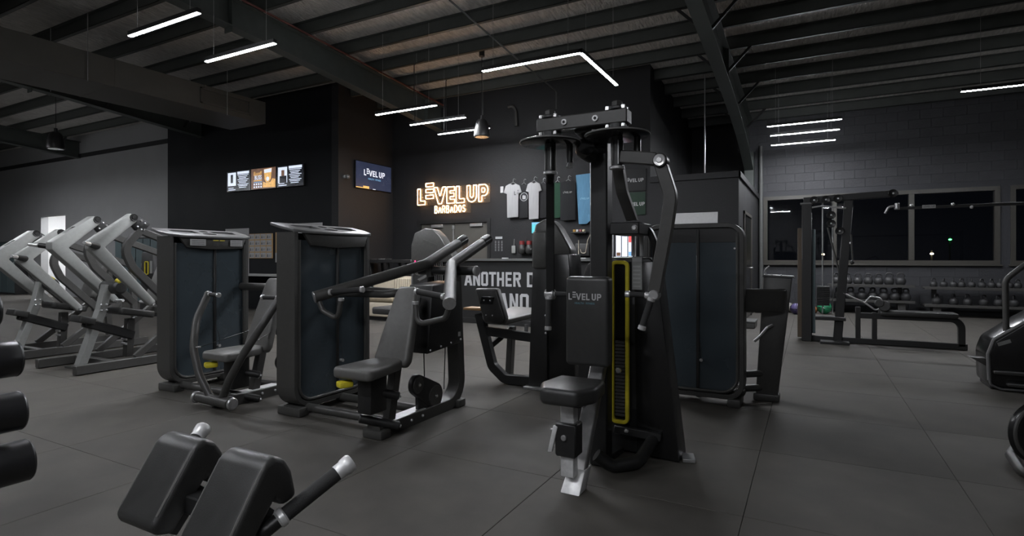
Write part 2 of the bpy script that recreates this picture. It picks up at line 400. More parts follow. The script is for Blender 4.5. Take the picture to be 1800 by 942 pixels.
# ---------------------------------------------------------------- roof
ceil = struct('ceiling', (0, 0, 0))
x0, x1 = -27, 10
s = MB(); s.prism([(x0, -5.4, zroof(-5.4)), (x1, -5.4, zroof(-5.4)), (x1, YB+.3, zroof(YB+.3)), (x0, YB+.3, zroof(YB+.3))], (0, 0, .05)); s.build('roof_foil', 'foil', ceil, smooth=False)
pp = None
for k in range(23):
    Y = 14.25-k*.86
    if Y < -5: break
    zb = zroof(Y)-.2
    if pp is None:
        pb = MB(); pb.box((x0, Y, zb), (x1, Y+.008, zb+.2)); pb.box((x0, Y, zb), (x1, Y+.065, zb+.008)); pb.box((x0, Y-.06, zb+.188), (x1, Y, zb+.197)); pb.box((x0, Y+.057, zb), (x1, Y+.065, zb+.025))
        pp = pb.build('purlin', 'purlin', ceil, smooth=False); py0, pz0 = Y, zb
    else:
        c = pp.copy(); COL.objects.link(c); c.location = (0, Y-py0, zb-pz0)
def rafter(X):
    sec = []                                          # (Y, z of underside)
    top = lambda Y: zroof(Y)-.2
    ys = [-5.2, -2, 2, 5.8, 7.4, 9, 10.5, 11.6, 12.6, 13.4, 14.0, 14.4]; dep = [.40, .40, .40, .42, .46, .50, .55, .62, .72, .86, 1.02, 1.12]
    web = [(X, y, top(y)) for y in ys]+[(X, y, top(y)-d) for y, d in zip(ys[::-1], dep[::-1])]
    r = MB().prism(web, (.012, 0, 0), center=True).build('rafter', 'steelwork', ceil, smooth=False)
    fl = MB()
    P = [V((X, y, top(y)-d)) for y, d in zip(ys, dep)]
    fl.strip(P, .2, .014, (1, 0, 0), fil=0, ch=.001); fl.strip([V((X, y, top(y)-.007)) for y in (-5.2, 14.4)], .2, .014, (1, 0, 0), fil=0, ch=.001)
    fl.build('flange', 'steelwork', r, smooth=False)
    st = MB()
    for y in (5.2, 9.9): st.box((X-.09, y-.006, top(y)-.5), (X+.09, y+.006, top(y)-.01))
    st.build('stiffener', 'steelwork', r, smooth=False)
    return r
for X in (-19.9, -13.7, -7.5, -1.28, 4.95):
    rafter(X)
    if X == -7.5: continue
    for Y in (14.25-.86*k for k in (1, 3, 5, 7, 9, 11)):
        for sd in (-1, 1):
            zt = zroof(Y)-.19
            MB().bar((X+sd*.05, Y+.04, zt-.38), (X+sd*.44, Y+.04, zt+.02), .04, .04, bev=0).build('fly_brace', 'frame_black', ceil, smooth=False)
# column at the end of the rafter, downpipe
MB().box((-1.38, YB-.3, ZR+.01), (-1.18, YB-.02, 3.75)).build('trim_3', 'steelwork', smooth=False)['kind'] = 'structure'
dp = thing('downpipe', (-1.03, YB-.08, 0), 'slim grey downpipe running up the block wall beside the window', 'pipe')
MB().cyl((-1.03, YB-.08, .0), (-1.03, YB-.08, 3.9), .045, n=14).build('pipe', 'grey_mid', dp)
for z in (1.0, 3.0): MB().cyl((-1.03, YB-.08, z), (-1.03, YB-.08, z+.04), .052, n=14).build('bracket', 'grey_mid', dp)
# conduit along the rafter and sprinkler run
cd = thing('red_conduit', (-7.3, 4, 4.8), 'thin dark red pipe run along the top of the roof beam', 'pipe')
MB().tube([(-7.28, y, zroof(y)-.24) for y in (1.5, 6, 10.3)], .018, n=8, fil=0).build('pipe', mat('red_pipe', (.09, .02, .015), .5), cd)
cd = thing('cable_run', (-4.3, 7, 4.7), 'grey cable conduit crossing under the purlins to the ceiling', 'conduit')
a = at(790, 0, z=4.72); b = at(870, 70, z=4.66); c = at(905, 100, z=4.62); e = at(978, 160, z=4.5)
MB().tube([a, b, c, e, e+V((0, 0, -.35))], .014, n=8, fil=.05).build('conduit', 'grey_mid', cd)
# ventilation duct
dx0, dx1, de = -11.30, -10.15, 7.9
dz0, dz1 = at(467, 218, X=dx1).z, at(467, 180, X=dx1).z
dy = at(467, 218, X=dx1).y
duct = thing('ventilation_duct', ((dx0+dx1)/2, dy, dz0), 'long rectangular grey ventilation duct with a side grille under the roof', 'duct')
MB().box((dx0, -5.0, dz0), (dx1, dy, dz1), .006).build('duct_body', 'duct', duct)
for y in (dy-1.35, dy-2.9, dy-4.4, dy-5.9): MB().box((dx0-.004, y, dz0-.004), (dx1+.004, y+.03, dz1+.004), .001).build('joint_flange', 'duct', duct)
gy0, gy1 = at(352, 160, X=dx1).y, at(440, 200, X=dx1).y
gz0, gz1 = dz0+.1, dz1-.06
gr = MB(); gr.box((dx1-.002, gy0, gz0), (dx1+.02, gy1, gz0+.035), .003); gr.box((dx1-.002, gy0, gz1-.035), (dx1+.02, gy1, gz1), .003); gr.box((dx1-.002, gy0, gz0), (dx1+.02, gy0+.035, gz1), .003); gr.box((dx1-.002, gy1-.035, gz0), (dx1+.02, gy1, gz1), .003)
gr = gr.build('grille', 'duct', duct)
MB().box((dx1, gy0+.03, gz0+.03), (dx1+.003, gy1-.03, gz1-.03)).build('grille_back', 'duct', gr, smooth=False)
n = 9
for k in range(n):
    z = gz0+.045+(gz1-gz0-.09)*k/(n-1)
    MB().obox((dx1+.008, (gy0+gy1)/2, z), (.016, 0, -.008), (0, gy1-gy0-.06, 0), (0, 0, .003)).build('louvre', 'duct', gr, smooth=False)
for i in range(3):
    y = dy-.9-i*2.4
    for x in (dx0-.03, dx1+.03): MB().cyl((x, y, dz0-.02), (x, y, zroof(y)-.15), .006, n=6).build('hanger_rod', 'steel', duct)
# ---------------------------------------------------------------- light bars
def light_bar(a, b, label, group=None, w=.050, c=None, name='pendant_light_bar'):
    a, b = V(a), V(b); pts = [a, b]+([V(c)] if c is not None else [])
    t = thing(name, (a+b)/2, label, 'light bar', group)
    for p, q in zip(pts, pts[1:]):
        e = w/2 if len(pts) > 2 else 0
        u = (q-p).normalized()
        MB().bar(p-u*(e if p is not pts[0] else 0), q+u*(e if q is not pts[-1] else 0), w, .05, bev=.002).build('housing', 'frame_black', t)
        MB().bar(p+u*.004-V((0, 0, .025)), q-u*.004-V((0, 0, .025)), w-.006, .010, bev=.003).build('diffuser', 'led', t)
        for f in (.12, .88):
            h = p.lerp(q, f); MB().cyl(h+V((0, 0, .02)), V((h.x, h.y, zroof(h.y)-.05)), .0025, n=5).build('suspension_wire', 'steel', t)
    return t
ZL = 3.66
def bar_px(x0, y0, x1, y1, label, group=None):
    a = at(x0, y0, z=ZL); b = at(x1, y1, z=ZL); Y = (a.y+b.y)/2
    light_bar((a.x, Y, ZL+.03), (b.x, Y, ZL+.03), label, group)
bar_px(226, 64, 352, 24, 'white light bar hanging between the duct and the grilled ceiling, over the plate machines')
bar_px(364, 110, 482, 76, 'white light bar hanging near the duct grille')
bar_px(662, 203, 766, 185, 'white light bar of three, closest to the logo screen', 'three light bars by the reception')
bar_px(720, 220, 819, 207, 'middle white light bar of the three by the reception', 'three light bars by the reception')
bar_px(768, 236, 862, 226, 'white light bar of three, closest to the neon sign', 'three light bars by the reception')
bar_px(1348, 223, 1480, 210, 'white light bar of three by the window wall, farthest from the windows', 'three light bars by the windows')
bar_px(1354, 239, 1476, 228, 'middle white light bar of three by the window wall', 'three light bars by the windows')
bar_px(1356, 256, 1469, 246, 'white light bar of three by the window wall, closest to the windows', 'three light bars by the windows')
a = at(1689, 162, z=ZL); light_bar((a.x, a.y, ZL+.03), (a.x+1.9, a.y, ZL+.03), 'long white light bar hanging alone before the window wall')
a = at(849, 127, z=ZL); b = at(1020, 93, z=ZL); c = at(1088, 150, z=ZL); Y = (a.y+b.y)/2
light_bar((a.x, Y, ZL+.03), (b.x, Y, ZL+.03), 'white angled light bar shaped like a corner above the fly machine', c=(b.x, c.y, ZL+.03))
# further bars over the floor beside and behind the viewpoint
for x, y in ((-9.5, 1.2), (-6.4, .2), (-2.2, -.3), (-13.0, 3.4), (-16.4, 4.8), (-18.6, 5.2), (-20.8, 5.6), (-18, 1.5), (1.2, -1.6), (-1.5, -3.0)):
    light_bar((x-.6, y, ZL+.03), (x+.6, y, ZL+.03), 'white light bar hanging over the open gym floor', 'light bars over the open floor', name='pendant_light_bar_offscreen')
# ---------------------------------------------------------------- hanging speakers
def speaker(px, py, z, hgt, label):
    p = at(px, py, z=z); t = thing('pendant_speaker', p, label, 'speaker', 'pendant speakers'); h = hgt
    MB().lathe([(0, h), (h*.22, h), (h*.33, h*.86), (h*.42, h*.5), (h*.46, h*.12), (h*.45, .01), (h*.40, 0), (0, .012)], p, (0, 0, 1), 24).build('shell', 'frame_black', t)
    MB().lathe([(0, .002), (h*.38, .002), (h*.38, .012), (0, .012)], p-V((0, 0, .003)), (0, 0, 1), 24).build('grille', 'gloss_black', t)
    MB().cyl(p+V((0, 0, h)), p+V((0, 0, h*1.25)), h*.09, n=10).build('cap', 'frame_black', t)
    MB().cyl(p+V((0, 0, h*1.2)), (p.x, p.y, zroof(p.y)-.15), .006, n=6).build('cable', 'rope', t)
    MB().cyl((p.x, p.y, zroof(p.y)-.23), (p.x, p.y, zroof(p.y)-.12), .05, n=12).build('ceiling_mount', 'frame_black', t)
speaker(847, 241, 3.35, .31, 'black bell-shaped pendant speaker hanging before the neon sign wall')
speaker(98, 262, 3.7, .38, 'black bell-shaped pendant speaker hanging below the duct by the grey wall')

# ---- thin rod standing on the changing room roof
p = at(1239, 300, Y=YR+.5); rdm = thing('roof_rod', (p.x, p.y, ZR), 'thin grey rod rising from the changing room roof to the ceiling', 'rod')
MB().cyl((p.x, p.y, ZR), (p.x, p.y, zroof(p.y)-.1), .012, n=8).build('rod', 'steel', rdm); MB().cyl((p.x, p.y, ZR), (p.x, p.y, ZR+.06), .07, .02, n=14).build('rod_base', 'frame', rdm)
dn = thing('cable_drop', at(905, 190, Y=YR), 'dark cable conduit curving down the reception wall near the ceiling', 'conduit')
MB().tube([at(893, 188, Y=YR-.03), at(902, 186, Y=YR-.03), at(907, 196, Y=YR-.03), at(908, 222, Y=YR-.03)], .035, n=10, fil=.08).build('conduit', 'frame', dn)
for x_, y_, tx, ty in ((728, 113, 748, 112), (784, 142, 790, 141)):
    a = at(x_, y_, z=4.75); q = thing('cable_loop', a, ('black cable loop hanging from a purlin above the first of three light bars', 'black cable loop hanging from a purlin above the middle of three light bars')[x_ > 750], 'cable')
    MB().tube([at(tx, ty, z=4.75)+V((0, 0, .1)), a, V((a.x, a.y, ZL+.06))], .009, n=8, fil=.05).build('cable', 'rope', q)
# ================================================================ SELECTORISED MACHINES
def tower(root, o, u, n, placard=False, W=.77, D=.20, H=1.40, rear=False):
    """weight stack cabinet: o = near lower front corner, u = along its width, n = out of its front"""
    o, u, n = V(o), V(u), V(n); Z = V((0, 0, 1))
    P = lambda a, b, c: o+u*a+n*b+Z*c
    # bent band of the cabinet
    MB().strip([P(.0, -D/2, H), P(.0, -D/2, .075), P(W, -D/2, .075), P(W, -D/2, H)], D, .038, n, fil=.11 if rear else .15, seg=8, closed=rear).build('cabinet_band', 'frame', root)
    lip = MB(); lip.tube([P(.03, -.008, H-.06), P(.03, -.008, .11), P(W-.03, -.008, .11), P(W-.03, -.008, H-.06)], .013, n=8, fil=.13, seg=8)
    lip.build('band_lip', 'frame', root)
    bk = MB().prism([P(.02, -D+.012, H), P(.02, -D+.012, .2), P(.1, -D+.012, .1), P(W-.1, -D+.012, .1), P(W-.02, -D+.012, .2), P(W-.02, -D+.012, H)], n*.006)
    bk.build('back_panel', 'frame_black', root, smooth=False)
    # smoked panels either side of the centre post
    sp = W*.56
    for a, b in ((.035, sp-.012), (sp+.012, W-.035)):
        c = .17 if a < .1 else .10; e = .10 if a < .1 else .17
        MB().prism([P(a, -.03, H-.06), P(a, -.03, c+.02), P(a+.09 if a < .1 else a, -.03, .12), P(b if a < .1 else b-.09, -.03, .12), P(b, -.03, e+.02), P(b, -.03, H-.06)], n*.006).build('smoked_panel', 'acrylic', root, smooth=False)
    MB().box((0, 0, 0), (0, 0, 0)) if False else None
    MB().obox(P(sp, -.022, (H+.1)/2), u*.026, n*.02, Z*(H-.16), .004).build('centre_post', 'frame_black', root)
    # weight stack inside
    ws = MB()
    for k in range(16): ws.obox(P(sp*.55, -.10, .16+k*.031), u*.26, n*.09, Z*.027, .003)
    ws.build('weight_stack', 'frame_black', root)
    g = MB()
    for a in (-.08, .08): g.cyl(P(sp*.55+a, -.10, .14), P(sp*.55+a, -.10, H-.1), .012, n=8)
    g.build('guide_rods', 'steel', root)
    pin = MB(); pin.cyl(P(sp+.03, -.02, .36), P(sp+.03, .012, .36), .014, n=10); pin.build('selector_knob', 'chrome', root)
    MB().tube([P(sp+.03, .005, .36), P(sp+.03, .006, .43), P(sp+.02, -.005, .50)], .003, n=6, fil=.02).build('selector_cord', 'rope', root)
    if rear:
        MB().obox(P(W/2, -.028, H-.075), u*(W-.08), n*.012, Z*.13, .003).build('top_panel', 'frame_black', root)
        for a in (.055, W-.055): MB().obox(P(a, -D/2, .033), u*.10, n*(D+.05), Z*.066, .012, 2).build('foot', 'frame', root)
        return
    # tray on top with dished recesses, tilted to the front
    zf, zr = H-.01, H+.055
    def T(a, b, dz=0): f = (.03-b)/(D+.05); return P(a, b, zf+(zr-zf)*f+dz)
    out = [T(-.06, -D-.02), T(-.065, -D*.45), T(-.02, -.01), T(.06, .03), T(W*.5, .04), T(W-.06, .03), T(W+.03, .005), T(W+.055, -D*.45), T(W+.02, -D-.01), T(W*.5, -D-.02)]
    tray = MB().prism(out, (0, 0, .022), .006).build('tray', 'silver_top', root)
    cav = []
    def dish(pts, nm):
        cav.append(MB().prism([T(a, b, .004) for a, b in pts], (0, 0, .04)))
        MB().prism([T(a, b, .0035) for a, b in pts], (0, 0, .003)).build(nm, 'silver_top', tray, smooth=False)
    el = lambda ca, cb, ra, rb, k=18: [(ca+ra*math.cos(2*math.pi*i/k), cb+rb*math.sin(2*math.pi*i/k)) for i in range(k)]
    dish([(.05, -.14), (.10, -.17), (.28, -.16), (.30, -.06), (.16, -.05), (.07, -.09)], 'phone_recess')
    dish([(W-.30, -.16), (W-.12, -.17), (W-.06, -.14), (W-.07, -.07), (W-.16, -.05), (W-.29, -.07)], 'phone_recess')
    dish(el(.385, -.145, .042, .032), 'cup_holder'); dish(el(.385, -.045, .07, .03), 'cup_holder')
    cut(tray, cav)
    # apron below the tray
    ap = MB().prism([P(.06, .012, H-.005), P(.13, .016, H-.10), P(W*.5, .022, H-.115), P(W-.06, .016, H-.10), P(W-.02, .012, H-.005)], n*-.03, .004).build('apron', 'frame', root)
    if placard:
        for a, w_ in ((.15, .15), (.55, .13)):
            q = MB().obox(P(a+w_/2, .026, H-.052), u*w_, n*.003, Z*.06).build('instruction_plate', 'paper', ap, smooth=False)
            lines = MB()
            for r_ in range(3): lines.obox(P(a+w_/2, .0282, H-.036-r_*.016), u*(w_*.8), n*.0006, Z*.004)
            lines.build('print', 'print_grey', q, smooth=False)
        yl = MB(); yl.obox(P(.40, .027, H-.03), u*.055, n*.002, Z*.007); yl.obox(P(.465, .027, H-.03), u*.05, n*.002, Z*.007); yl.build('yellow_lettering', 'yellow', ap, smooth=False)
        gl = MB()
        for k in range(3):
            gl.obox(P(.40, .027, H-.05-k*.014), u*.06, n*.002, Z*.003); gl.obox(P(.50, .027, H-.05-k*.014), u*.05, n*.002, Z*.003)
        gl.build('lettering', 'grey_mid', ap, smooth=False)
    # feet
    for a in (.055, W-.055): MB().obox(P(a, -D/2, .033), u*.10, n*(D+.05), Z*.066, .012, 2).build('foot', 'frame', root)
def pad_mb(c, ux, uy, uz, taper=1.0, bev=.022, cut=.0):
    """upholstered pad: full axes ux (width), uy (length), uz (thickness); taper narrows the far end"""
    c, ux, uy, uz = V(c), V(ux), V(uy), V(uz)
    a, b = .5, .5*taper
    pts = [c-uz/2-uy*.5-ux*(a-.08), c-uz/2-uy*.5+ux*(a-.08), c-uz/2-uy*.42+ux*a, c-uz/2+uy*.05+ux*(a+b)/2*1.02, c-uz/2+uy*.42+ux*b, c-uz/2+uy*.5+ux*(b-.08), c-uz/2+uy*.5-ux*(b-.08), c-uz/2+uy*.42-ux*b, c-uz/2+uy*.05-ux*(a+b)/2*1.02, c-uz/2-uy*.42-ux*a]
    return MB().prism(pts, uz, bev, 3)
def kidney(root, a, b, X, ra, rb, th=.05, nm='pulley_guard'):
    """cover over two pulleys, plane X"""
    pts = []
    av, bv = V((0, a[0], a[1])), V((0, b[0], b[1])); dirv = (bv-av).normalized(); ang = math.atan2(dirv.z, dirv.y)
    for k in range(11):
        t = ang+math.pi/2+math.pi*k/10; pts.append((X, a[0]+ra*math.cos(t), a[1]+ra*math.sin(t)))
    for k in range(11):
        t = ang-math.pi/2+math.pi*k/10; pts.append((X, b[0]+rb*math.cos(t), b[1]+rb*math.sin(t)))
    g = MB().prism(pts, (th, 0, 0), .006, 2, center=True).build(nm, 'frame_black', root)
    for (y, z), r in ((a, ra), (b, rb)):
        MB().lathe([(0, .012), (.018, .012), (.02, .004), (r*.78, .006), (r*.84, 0), (r*.84, -.004)], (X+th/2+.001, y, z), (1, 0, 0), 20).build('pulley_disc', 'frame', g)
        MB().cyl((X+th/2, y, z), (X+th/2+.018, y, z), .011, n=8).build('axle_bolt', 'chrome', g)
def grip(root, a, b, r=.018, m='foam', ends=True):
    a, b = V(a), V(b); t = (b-a).normalized()
    g = MB().cyl(a, b, r, n=14, bev=.003).build('grip', m, root)
    if ends:
        for p, s in ((a, -1), (b, 1)): MB().cyl(p-t*.006*s, p+t*.018*s, r+.004, n=14, bev=.004).build('grip_collar', 'chrome', g)
    return g
Z3 = V((0, 0, 1))
def seat_unit(root, Xm, Yb, zs, top, base_front, base_rear, Ycol, ztop, pulley=True, seat_z=None):
    """seat, back pad, base rail and bent rear column of a press machine that faces -Y"""
    MB().strip([(Xm, base_front, .04), (Xm, Ycol+.02, .04), (Xm, Ycol-.05, ztop)], .11, .085, (1, 0, 0), fil=.18, seg=8).build('base_and_column', 'frame', root)
    MB().obox((Xm, base_front+.03, .03), (.17, 0, 0), (0, .1, 0), (0, 0, .06), .012, 2).build('foot', 'frame', root)
    MB().obox((Xm, Ycol-.03, .03), (.17, 0, 0), (0, .1, 0), (0, 0, .06), .012, 2).build('foot', 'frame', root)
    MB().obox((Xm, base_front+.3, .085), (.10, 0, 0), (0, .42, 0), (0, 0, .006), .001).build('tread_plate', 'alu', root)
    for k in (.33, .46): 
        MB().sphere((Xm+.058, base_front+k, .045), .012, 10).build('bolt', 'chrome', root)
    # back pad
    b0 = V((Xm, Yb, zs-.02)); b1 = V((Xm, Yb+.2, top)); ax = b1-b0; nrm = V((0, -ax.z, ax.y)).normalized()
    bp = pad_mb((b0+b1)/2, (.30, 0, 0), ax, nrm*.075, taper=.62, bev=.024).build('back_pad', 'vinyl_grey', root)
    MB().obox((b0+b1)/2-nrm*.05, (.16, 0, 0), ax*.8, nrm*.02, .004).build('back_board', 'frame_black', root)
    # seat
    st = pad_mb((Xm, Yb-.20, zs), (.33, 0, 0), (0, .40, .012), (0, 0, .07), taper=.72, bev=.024).build('seat_pad', 'vinyl_grey', root)
    # seat carriage, links and lever
    MB().obox((Xm, Yb-.19, zs-.16), (.12, 0, 0), (0, .16, 0), (0, 0, .26), .012, 2).build('seat_carriage', 'frame_black', root)
    MB().bar((Xm, Yb-.03, .07), (Xm, Yb+.06, zs+.05), .06, .07, up=(0, 1, 0)).build('seat_upright', 'frame', root)
    for dz in (.08, .28): 
        a = V((Xm-.07, Yb-.24, zs-.05-dz)); c = V((Xm+.12, Yb-.06, zs-.12-dz))
        MB().cyl(a, c, .030, n=14, bev=.006).build('link', 'frame_black', root); MB().cyl(c, c+(c-a).normalized()*.012, .011, n=8).build('link_bolt', 'chrome', root)
    MB().prism([(Xm-.12, Yb-.40, zs-.055), (Xm-.06, Yb-.42, zs-.06), (Xm-.02, Yb-.34, zs-.06), (Xm-.08, Yb-.30, zs-.055)], (0, 0, -.04), .012, 2).build('seat_lever', 'yellow', root)['label'] = 'yellow seat lever'
    # mechanism cover between pad and column
    cv = MB().prism([(Xm, Yb+.27, .50), (Xm, Ycol-.08, .53), (Xm, Ycol-.11, 1.02), (Xm, Yb+.33, 1.0)], (.22, 0, 0), .012, 2, center=True).build('mechanism_cover', 'frame_black', root)
    for k in range(4):
        y = Yb+.30+k*(Ycol-Yb-.40)/3; MB().sphere((Xm+.112, y, .525+.01*k), .009, 8).build('bolt', 'chrome', cv)
    MB().obox((Xm+.112, Ycol-.12, .60), (.002, 0, 0), (0, .03, 0), (0, 0, .035)).build('sticker', 'paper', cv, smooth=False)
    if pulley:
        kidney(root, (Yb+.25, .275), (Yb+.46, .15), Xm+.02, .075, .10, th=.038); MB().prism([(Xm+.02, Yb+.26, .09), (Xm+.02, Yb+.54, .09), (Xm+.02, Yb+.42, .22), (Xm+.02, Yb+.25, .25)], (.030, 0, 0), .004, center=True).build('pulley_bracket', 'frame_black', root)
        MB().tube([(Xm+.02, Yb+.35, .25), (Xm+.02, Yb+.34, .55)], .004, n=6, fil=0).build('cable', 'rope', root); MB().tube([(Xm+.02, Yb+.60, .17), (Xm+.02, Yb+.62, .55)], .004, n=6, fil=0).build('cable', 'rope', root)
# ---- shoulder press
XM2 = -2.56; XT2 = -3.40
sp = thing('shoulder_press_machine', (XM2, 3.2, 0), 'shoulder press machine with two long overhead arms and dark blue weight cabinet, no white plates', 'gym machine', 'press machines with weight cabinets')
tower(sp, (XT2, 2.91, 0), (0, 1, 0), (1, 0, 0))
seat_unit(sp, XM2, 3.0, .47, .99, 2.82, 3.85, 3.80, 1.10)
ct = MB(); ct.tube([(XT2-.05, 3.02, .055), (XM2-.05, 3.02, .055)], .032, n=12, fil=0); ct.tube([(XT2-.05, 3.38, .055), (XM2-.05, 3.38, .055)], .032, n=12, fil=0); ct.build('cross_tube', 'frame', sp)
XA = -2.63
for s in (-1, 1):
    E = V((XA+s*.604, 2.93, .912)); B = V((XA+s*.125, 3.65, 1.15)); Tp = V((XA+s*.125, 4.18, 1.355))
    arm = MB().tube([E, B, Tp], .043, n=18, fil=.10, seg=6).build('press_arm', 'frame', sp)
    t = (E-B).normalized(); MB().cyl(E-t*.004, E+t*.006, .044, n=18, bev=.003).build('end_cap', 'steel', arm)
    t2 = (Tp-B).normalized(); MB().cyl(Tp-t2*.07, Tp+t2*.05, .0445, n=18, bev=.004).build('rubber_tip', 'gloss_black', arm)
    i = V((-s, 0, 0)); q = E-t*.09
    grip(arm, q+i*.05+V((0, 0, .012)), q+i*.30+V((0, .05, .035)), .021)
    MB().tube([E-t*.03-V((0, 0, .03)), E-t*.04+i*.03-V((0, 0, .11)), E+i*.25+V((0, -.01, -.15)), E+i*.27+V((0, -.0, .0))], .019, n=12, fil=.05).build('lower_handle', 'frame', arm)
    MB().cyl(E+i*.27+V((0, 0, -.02)), E+i*.27+V((0, 0, .005)), .023, n=12, bev=.004).build('grip_collar', 'chrome', arm)
    lk = B.lerp(E, .13)-V((0, 0, .05))
    MB().sphere(lk, .017, 10).build('rod_end', 'chrome', arm); MB().tube([lk, lk+V((0, 0, -.1)), lk+V((-s*.03, .04, -.22))], .010, n=8, fil=.02).build('linkage_rod', 'steel', arm)
    MB().bar((XA+s*.125, 3.72, 1.05), (XA+s*.125, 3.70, 1.17), .05, .06, up=(0, 1, 0)).build('pivot_lug', 'frame', sp)
pv = MB().cyl((XA-.24, 3.72, 1.10), (XA+.30, 3.72, 1.10), .036, n=16).build('pivot_shaft', 'frame_black', sp)
for x, s in ((XA-.24, -1), (XA+.30, 1)): MB().cyl((x, 3.72, 1.10), (x+s*.03, 3.72, 1.10), .042, n=18, bev=.008).build('pivot_cap', 'chrome', pv)
MB().tube([(XT2, 3.60, .92), (XA-.1, 3.66, .90), (XA+.05, 3.72, .98)], .040, n=14, fil=.1).build('upper_tie', 'frame', sp)
MB().tube([(XT2, 3.30, .92), (XA-.25, 3.34, .92), (XA-.02, 3.66, .98)], .030, n=14, fil=.1).build('upper_tie', 'frame', sp)
# ---- chest press with floor pivot
XM1 = -4.18; XT1 = -5.02
cp = thing('chest_press_machine', (XM1, 3.2, 0), 'chest press machine with two bowed arms rising from the floor and white instruction plates', 'gym machine', 'press machines with weight cabinets')
tower(cp, (XT1, 2.93, 0), (0, 1, 0), (1, 0, 0), placard=True, W=.75)
seat_unit(cp, XM1, 3.16, .42, 1.02, 2.84, 3.85, 3.86, 1.0)
ct = MB(); ct.tube([(XT1-.05, 3.02, .055), (XM1-.05, 3.02, .055)], .032, n=12, fil=0); ct.tube([(XT1-.05, 3.42, .055), (XM1-.05, 3.42, .055)], .032, n=12, fil=0); ct.build('cross_tube', 'frame', cp)
pv = MB().cyl((XM1-.23, 2.79, .065), (XM1+.20, 2.77, .065), .042, n=18).build('floor_pivot', 'frame', cp)
for x, s in ((XM1-.23, -1), (XM1+.20, 1)): MB().cyl((x, 2.78, .065), (x+s*.025, 2.78, .065), .048, n=20, bev=.008).build('pivot_cap', 'steel', pv)
for s in (-1, 1):
    pts = [V((XM1+s*.07, 2.79, .08)), V((XM1+s*.19, 2.77, .25)), V((XM1+s*.32, 2.80, .46)), V((XM1+s*.42, 2.89, .68)), V((XM1+s*.46, 3.02, .885))]
    arm = MB().tube(pts, .030, n=16, fil=.4, seg=5).build('press_arm', 'frame', cp)
    h = pts[-1]; MB().sphere(h, .032, 12).build('arm_knuckle', 'frame', arm)
    grip(arm, h+V((-s*.03, 0, 0)), h+V((-s*.17, -.02, .0)), .018)
    MB().tube([pts[2], pts[2]+V((-s*.07, .02, .01))], .008, n=8, fil=0).build('cable_end', 'chrome', arm)
    MB().tube([pts[2]+V((-s*.07, .02, .01)), (XM1+s*.1, 3.3, .6)], .003, n=6, fil=0).build('cable', 'rope', arm)
MB().tube([(XT1, 3.62, .92), (XM1-.1, 3.70, .92), (XM1, 3.80, .92)], .036, n=14, fil=.1).build('upper_tie', 'frame', cp)
# ---- weight cabinet with leaning post (right of the fly machine)
XR, YRR = -.48, 4.78
lc = thing('leg_curl_machine', (XR, YRR+.3, 0), 'machine with dark blue weight cabinet and leaning flat post, beside the fly machine', 'gym machine', 'machines with weight cabinets')
tower(lc, (XR-.77, YRR, 0), (1, 0, 0), (0, -1, 0), H=1.47, rear=True)
pb = G(1347, 704); pt = at(1368, 486, Y=pb.y+.05)
pbx = V((pb.x, pb.y, 0))
MB().prism([pbx+V((-.085, 0, .02)), pbx+V((.085, 0, .02)), V((pt.x+.105, pt.y, pt.z-.01)), V((pt.x-.115, pt.y, pt.z))], (0, .10, 0), .01, 2).build('leaning_post', 'frame', lc)
MB().prism([V((pt.x-.125, pt.y-.01, pt.z)), V((pt.x+.125, pt.y-.01, pt.z-.012)), V((pt.x+.115, pt.y-.01, pt.z+.006)), V((pt.x-.115, pt.y-.01, pt.z+.016))], (0, .13, 0), .003).build('post_cap', 'silver_top', lc)
MB().obox((pbx.x, pbx.y+.05, .03), (.2, 0, 0), (0, .16, 0), (0, 0, .06), .012, 2).build('foot', 'frame', lc)
for z in (.10, .22): MB().tube([(XR-.05, YRR+.25, z), (pbx.x-.02, pbx.y+.05, z)], .030, n=12, fil=0).build('cross_tube', 'frame', lc)
MB().tube([(XR-.3, YRR+.12, .08), (XR-.02, YRR+.14, .08), (XR-.02, YRR+.36, .08)], .030, n=12, fil=.05).build('base_tube', 'frame', lc)
a0 = at(1298, 528, Y=YRR+.15); a1 = at(1376, 528, Y=pb.y-.02)
MB().strip([a0, a1, a1+V((0.0, .12, 0))], .19, .055, (0, 0, 1), fil=.07, seg=6, ch=.014).build('curved_arm', 'frame', lc)
k = at(1337, 590, Y=pb.y-.03); MB().tube([k+V((-.05, 0, -.05)), k, k+V((.05, 0, .07)), k+V((.09, .03, .09))], .012, n=10, fil=.03).build('pull_pin', 'steel', lc)
kk = at(1358, 483, Y=pb.y); MB().tube([V((pt.x-.09, pt.y+.05, pt.z)), V((pt.x-.11, pt.y+.05, pt.z+.05)), V((pt.x-.07, pt.y+.05, pt.z+.09))], .006, n=8, fil=.02).build('range_lever', 'chrome', lc)
for f in (.3, .6): MB().sphere((pt.x-.12+.24*f, pt.y-.012, pt.z+.012), .008, 8).build('bolt', 'chrome', lc)
sp_ = MB(); sp_.cyl((XR-.05, YRR-.005, .80+.48), (XR-.05, YRR-.012, .80+.48), .008, n=8); sp_.build('rivet', 'chrome', lc)
# seat behind the cabinet, mostly hidden
pad_mb((XR-.35, YRR+.75, .50), (.34, 0, 0), (0, .42, 0), (0, 0, .08)).build('seat_pad', 'vinyl', lc)
MB().bar((XR-.35, YRR+.75, .03), (XR-.35, YRR+.75, .46), .08, .1, up=(0, 1, 0)).build('seat_post', 'frame', lc)
MB().tube([(XR-.35, YRR+.1, .06), (XR-.35, YRR+1.0, .06)], .035, n=12, fil=0).build('base_tube', 'frame', lc)
# ================================================================ PEC FLY MACHINE
XF = -1.072
pf = thing('pec_fly_machine', (XF, 2.95, 0), 'tall black pec fly machine with overhead cams, lettered back pad and yellow weight window', 'gym machine')
